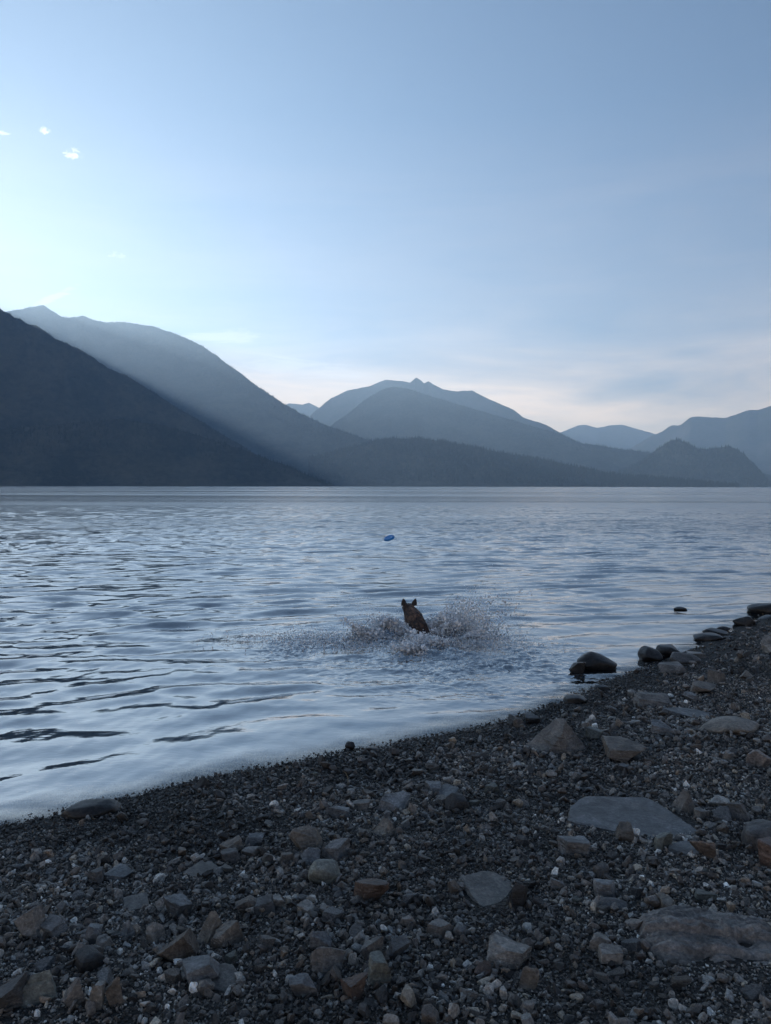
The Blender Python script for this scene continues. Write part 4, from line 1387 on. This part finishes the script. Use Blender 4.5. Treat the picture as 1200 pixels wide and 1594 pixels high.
# lift onto the churned surface
base_z = lake_z(dp[:, 0] + DOG.x, dp[:, 1] + DOG.y)
dp[:, 2] += np.maximum(base_z, 0) * 0.7
sm = bpy.data.meshes.new('water_splash')
sm.vertices.add(len(dp))
sm.vertices.foreach_set('co', (dp + np.array([DOG.x, DOG.y, 0])).astype(np.float32).ravel())
at = sm.attributes.new('size', 'FLOAT', 'POINT'); at.data.foreach_set('value', ds.astype(np.float32))
at = sm.attributes.new('turn', 'FLOAT_VECTOR', 'POINT'); at.data.foreach_set('vector', sg.uniform(0, 6.28, (len(dp), 3)).astype(np.float32).ravel())
spl = link('water_splash', sm, kind='stuff', label='white spray and water drops thrown up around the dog', cat='splash')
scatter_nodes(spl, drops, 'scatter_drops')

# torn sheets of water inside the spray
def water_sheets():
    g_ = np.random.default_rng(77)
    VV, FF = [], []
    base = 0
    specs = [(-0.16, 0.15, math.pi + 0.1, 1.1, 0.36, 0.20, 9), (0.26, 0.20, 0.15, 1.1, 0.52, 0.26, 12), (0.08, -0.72, -math.pi / 2, 2.6, 0.22, 0.15, 8), (-0.45, -0.05, math.pi + .3, .9, .34, .10, 5), (0.55, -0.1, -0.1, 1.0, 0.42, 0.15, 7)]
    for ox, oy, a0, spread, reach, hgt, cnt in specs:
        for k in range(cnt):
            a = a0 + g_.uniform(-spread, spread) * 0.5
            L, H, W = reach * g_.uniform(.5, 1.1), hgt * g_.uniform(.5, 1.25), g_.uniform(.05, .16)
            nu, nv = 18, 12
            u, v = np.meshgrid(np.linspace(0, 1, nu), np.linspace(-1, 1, nv), indexing='ij')
            s0 = g_.uniform(0, 50)
            r = L * u + 0.03 * fbm(u * 5 + s0, v * 3, octv=3, seed=k)
            w = W * v * (1 - 0.75 * u) * (1 + 0.5 * vnoise(u * 6 + s0, v * 2, seed=k + 3))
            z = H * 4 * u * (1 - 0.72 * u) * (1 - 0.35 * np.abs(v) ** 2) * 0.62 + 0.03 * fbm(u * 7 + s0, v * 4, octv=3, seed=k + 9) * u
            x = ox + r * math.cos(a) - w * math.sin(a)
            y = oy + (r * math.sin(a) + w * math.cos(a)) * 0.6
            top = np.stack([x, y, z], -1).reshape(-1, 3)
            bot = top.copy()
            bot[:, 2] -= 0.006
            bot[:, 1] += 0.004
            f = grid_faces(nu, nv)
            # ragged holes
            cen = top[f].mean(1)
            hole = fbm(cen[:, 0] * 22 + s0, cen[:, 1] * 22, cen[:, 2] * 22, octv=2, seed=5) + 0.9 * np.repeat(np.linspace(0, 1, nu - 1), nv - 1) > 0.42
            f = f[~hole]
            VV += [top, bot]
            FF += [f + base, f[:, ::-1] + base + len(top)]
            base += 2 * len(top)
    V = np.concatenate(VV) + np.array([DOG.x, DOG.y, 0.0])
    link('splash_sheets', mesh_from('splash_sheets', V, np.concatenate(FF), dm[1]), kind='stuff', label='torn sheets of white water inside the splash around the dog', cat='splash')


water_sheets()

# ------------------------------------------------------------------ a bent dry twig standing in the gravel
def twig():
    b0 = on_ground(541, 1224)
    P = [Vector((0, 0, -0.02)), Vector((0.004, 0, 0.03)), Vector((0.0, 0.0, 0.065)), Vector((-0.014, 0, 0.09)), Vector((-0.03, 0, 0.10))]
    cu = bpy.data.curves.new('twig', 'CURVE')
    cu.dimensions = '3D'
    sp = cu.splines.new('POLY')
    sp.points.add(len(P) - 1)
    for q, p in zip(sp.points, P):
        q.co = (*p, 1)
    for q, r in zip(sp.points, (1, .9, .8, .6, .3)):
        q.radius = r
    cu.bevel_depth = 0.003
    cu.bevel_resolution = 2
    m, nt, b = new_mat('dry_twig')
    b.inputs['Base Color'].default_value = (0.26, 0.21, 0.14, 1)
    cu.materials.append(m)
    o = link('twig', cu, label='thin bent dry twig sticking up from the gravel near the waterline', cat='twig')
    o.location = b0


twig()
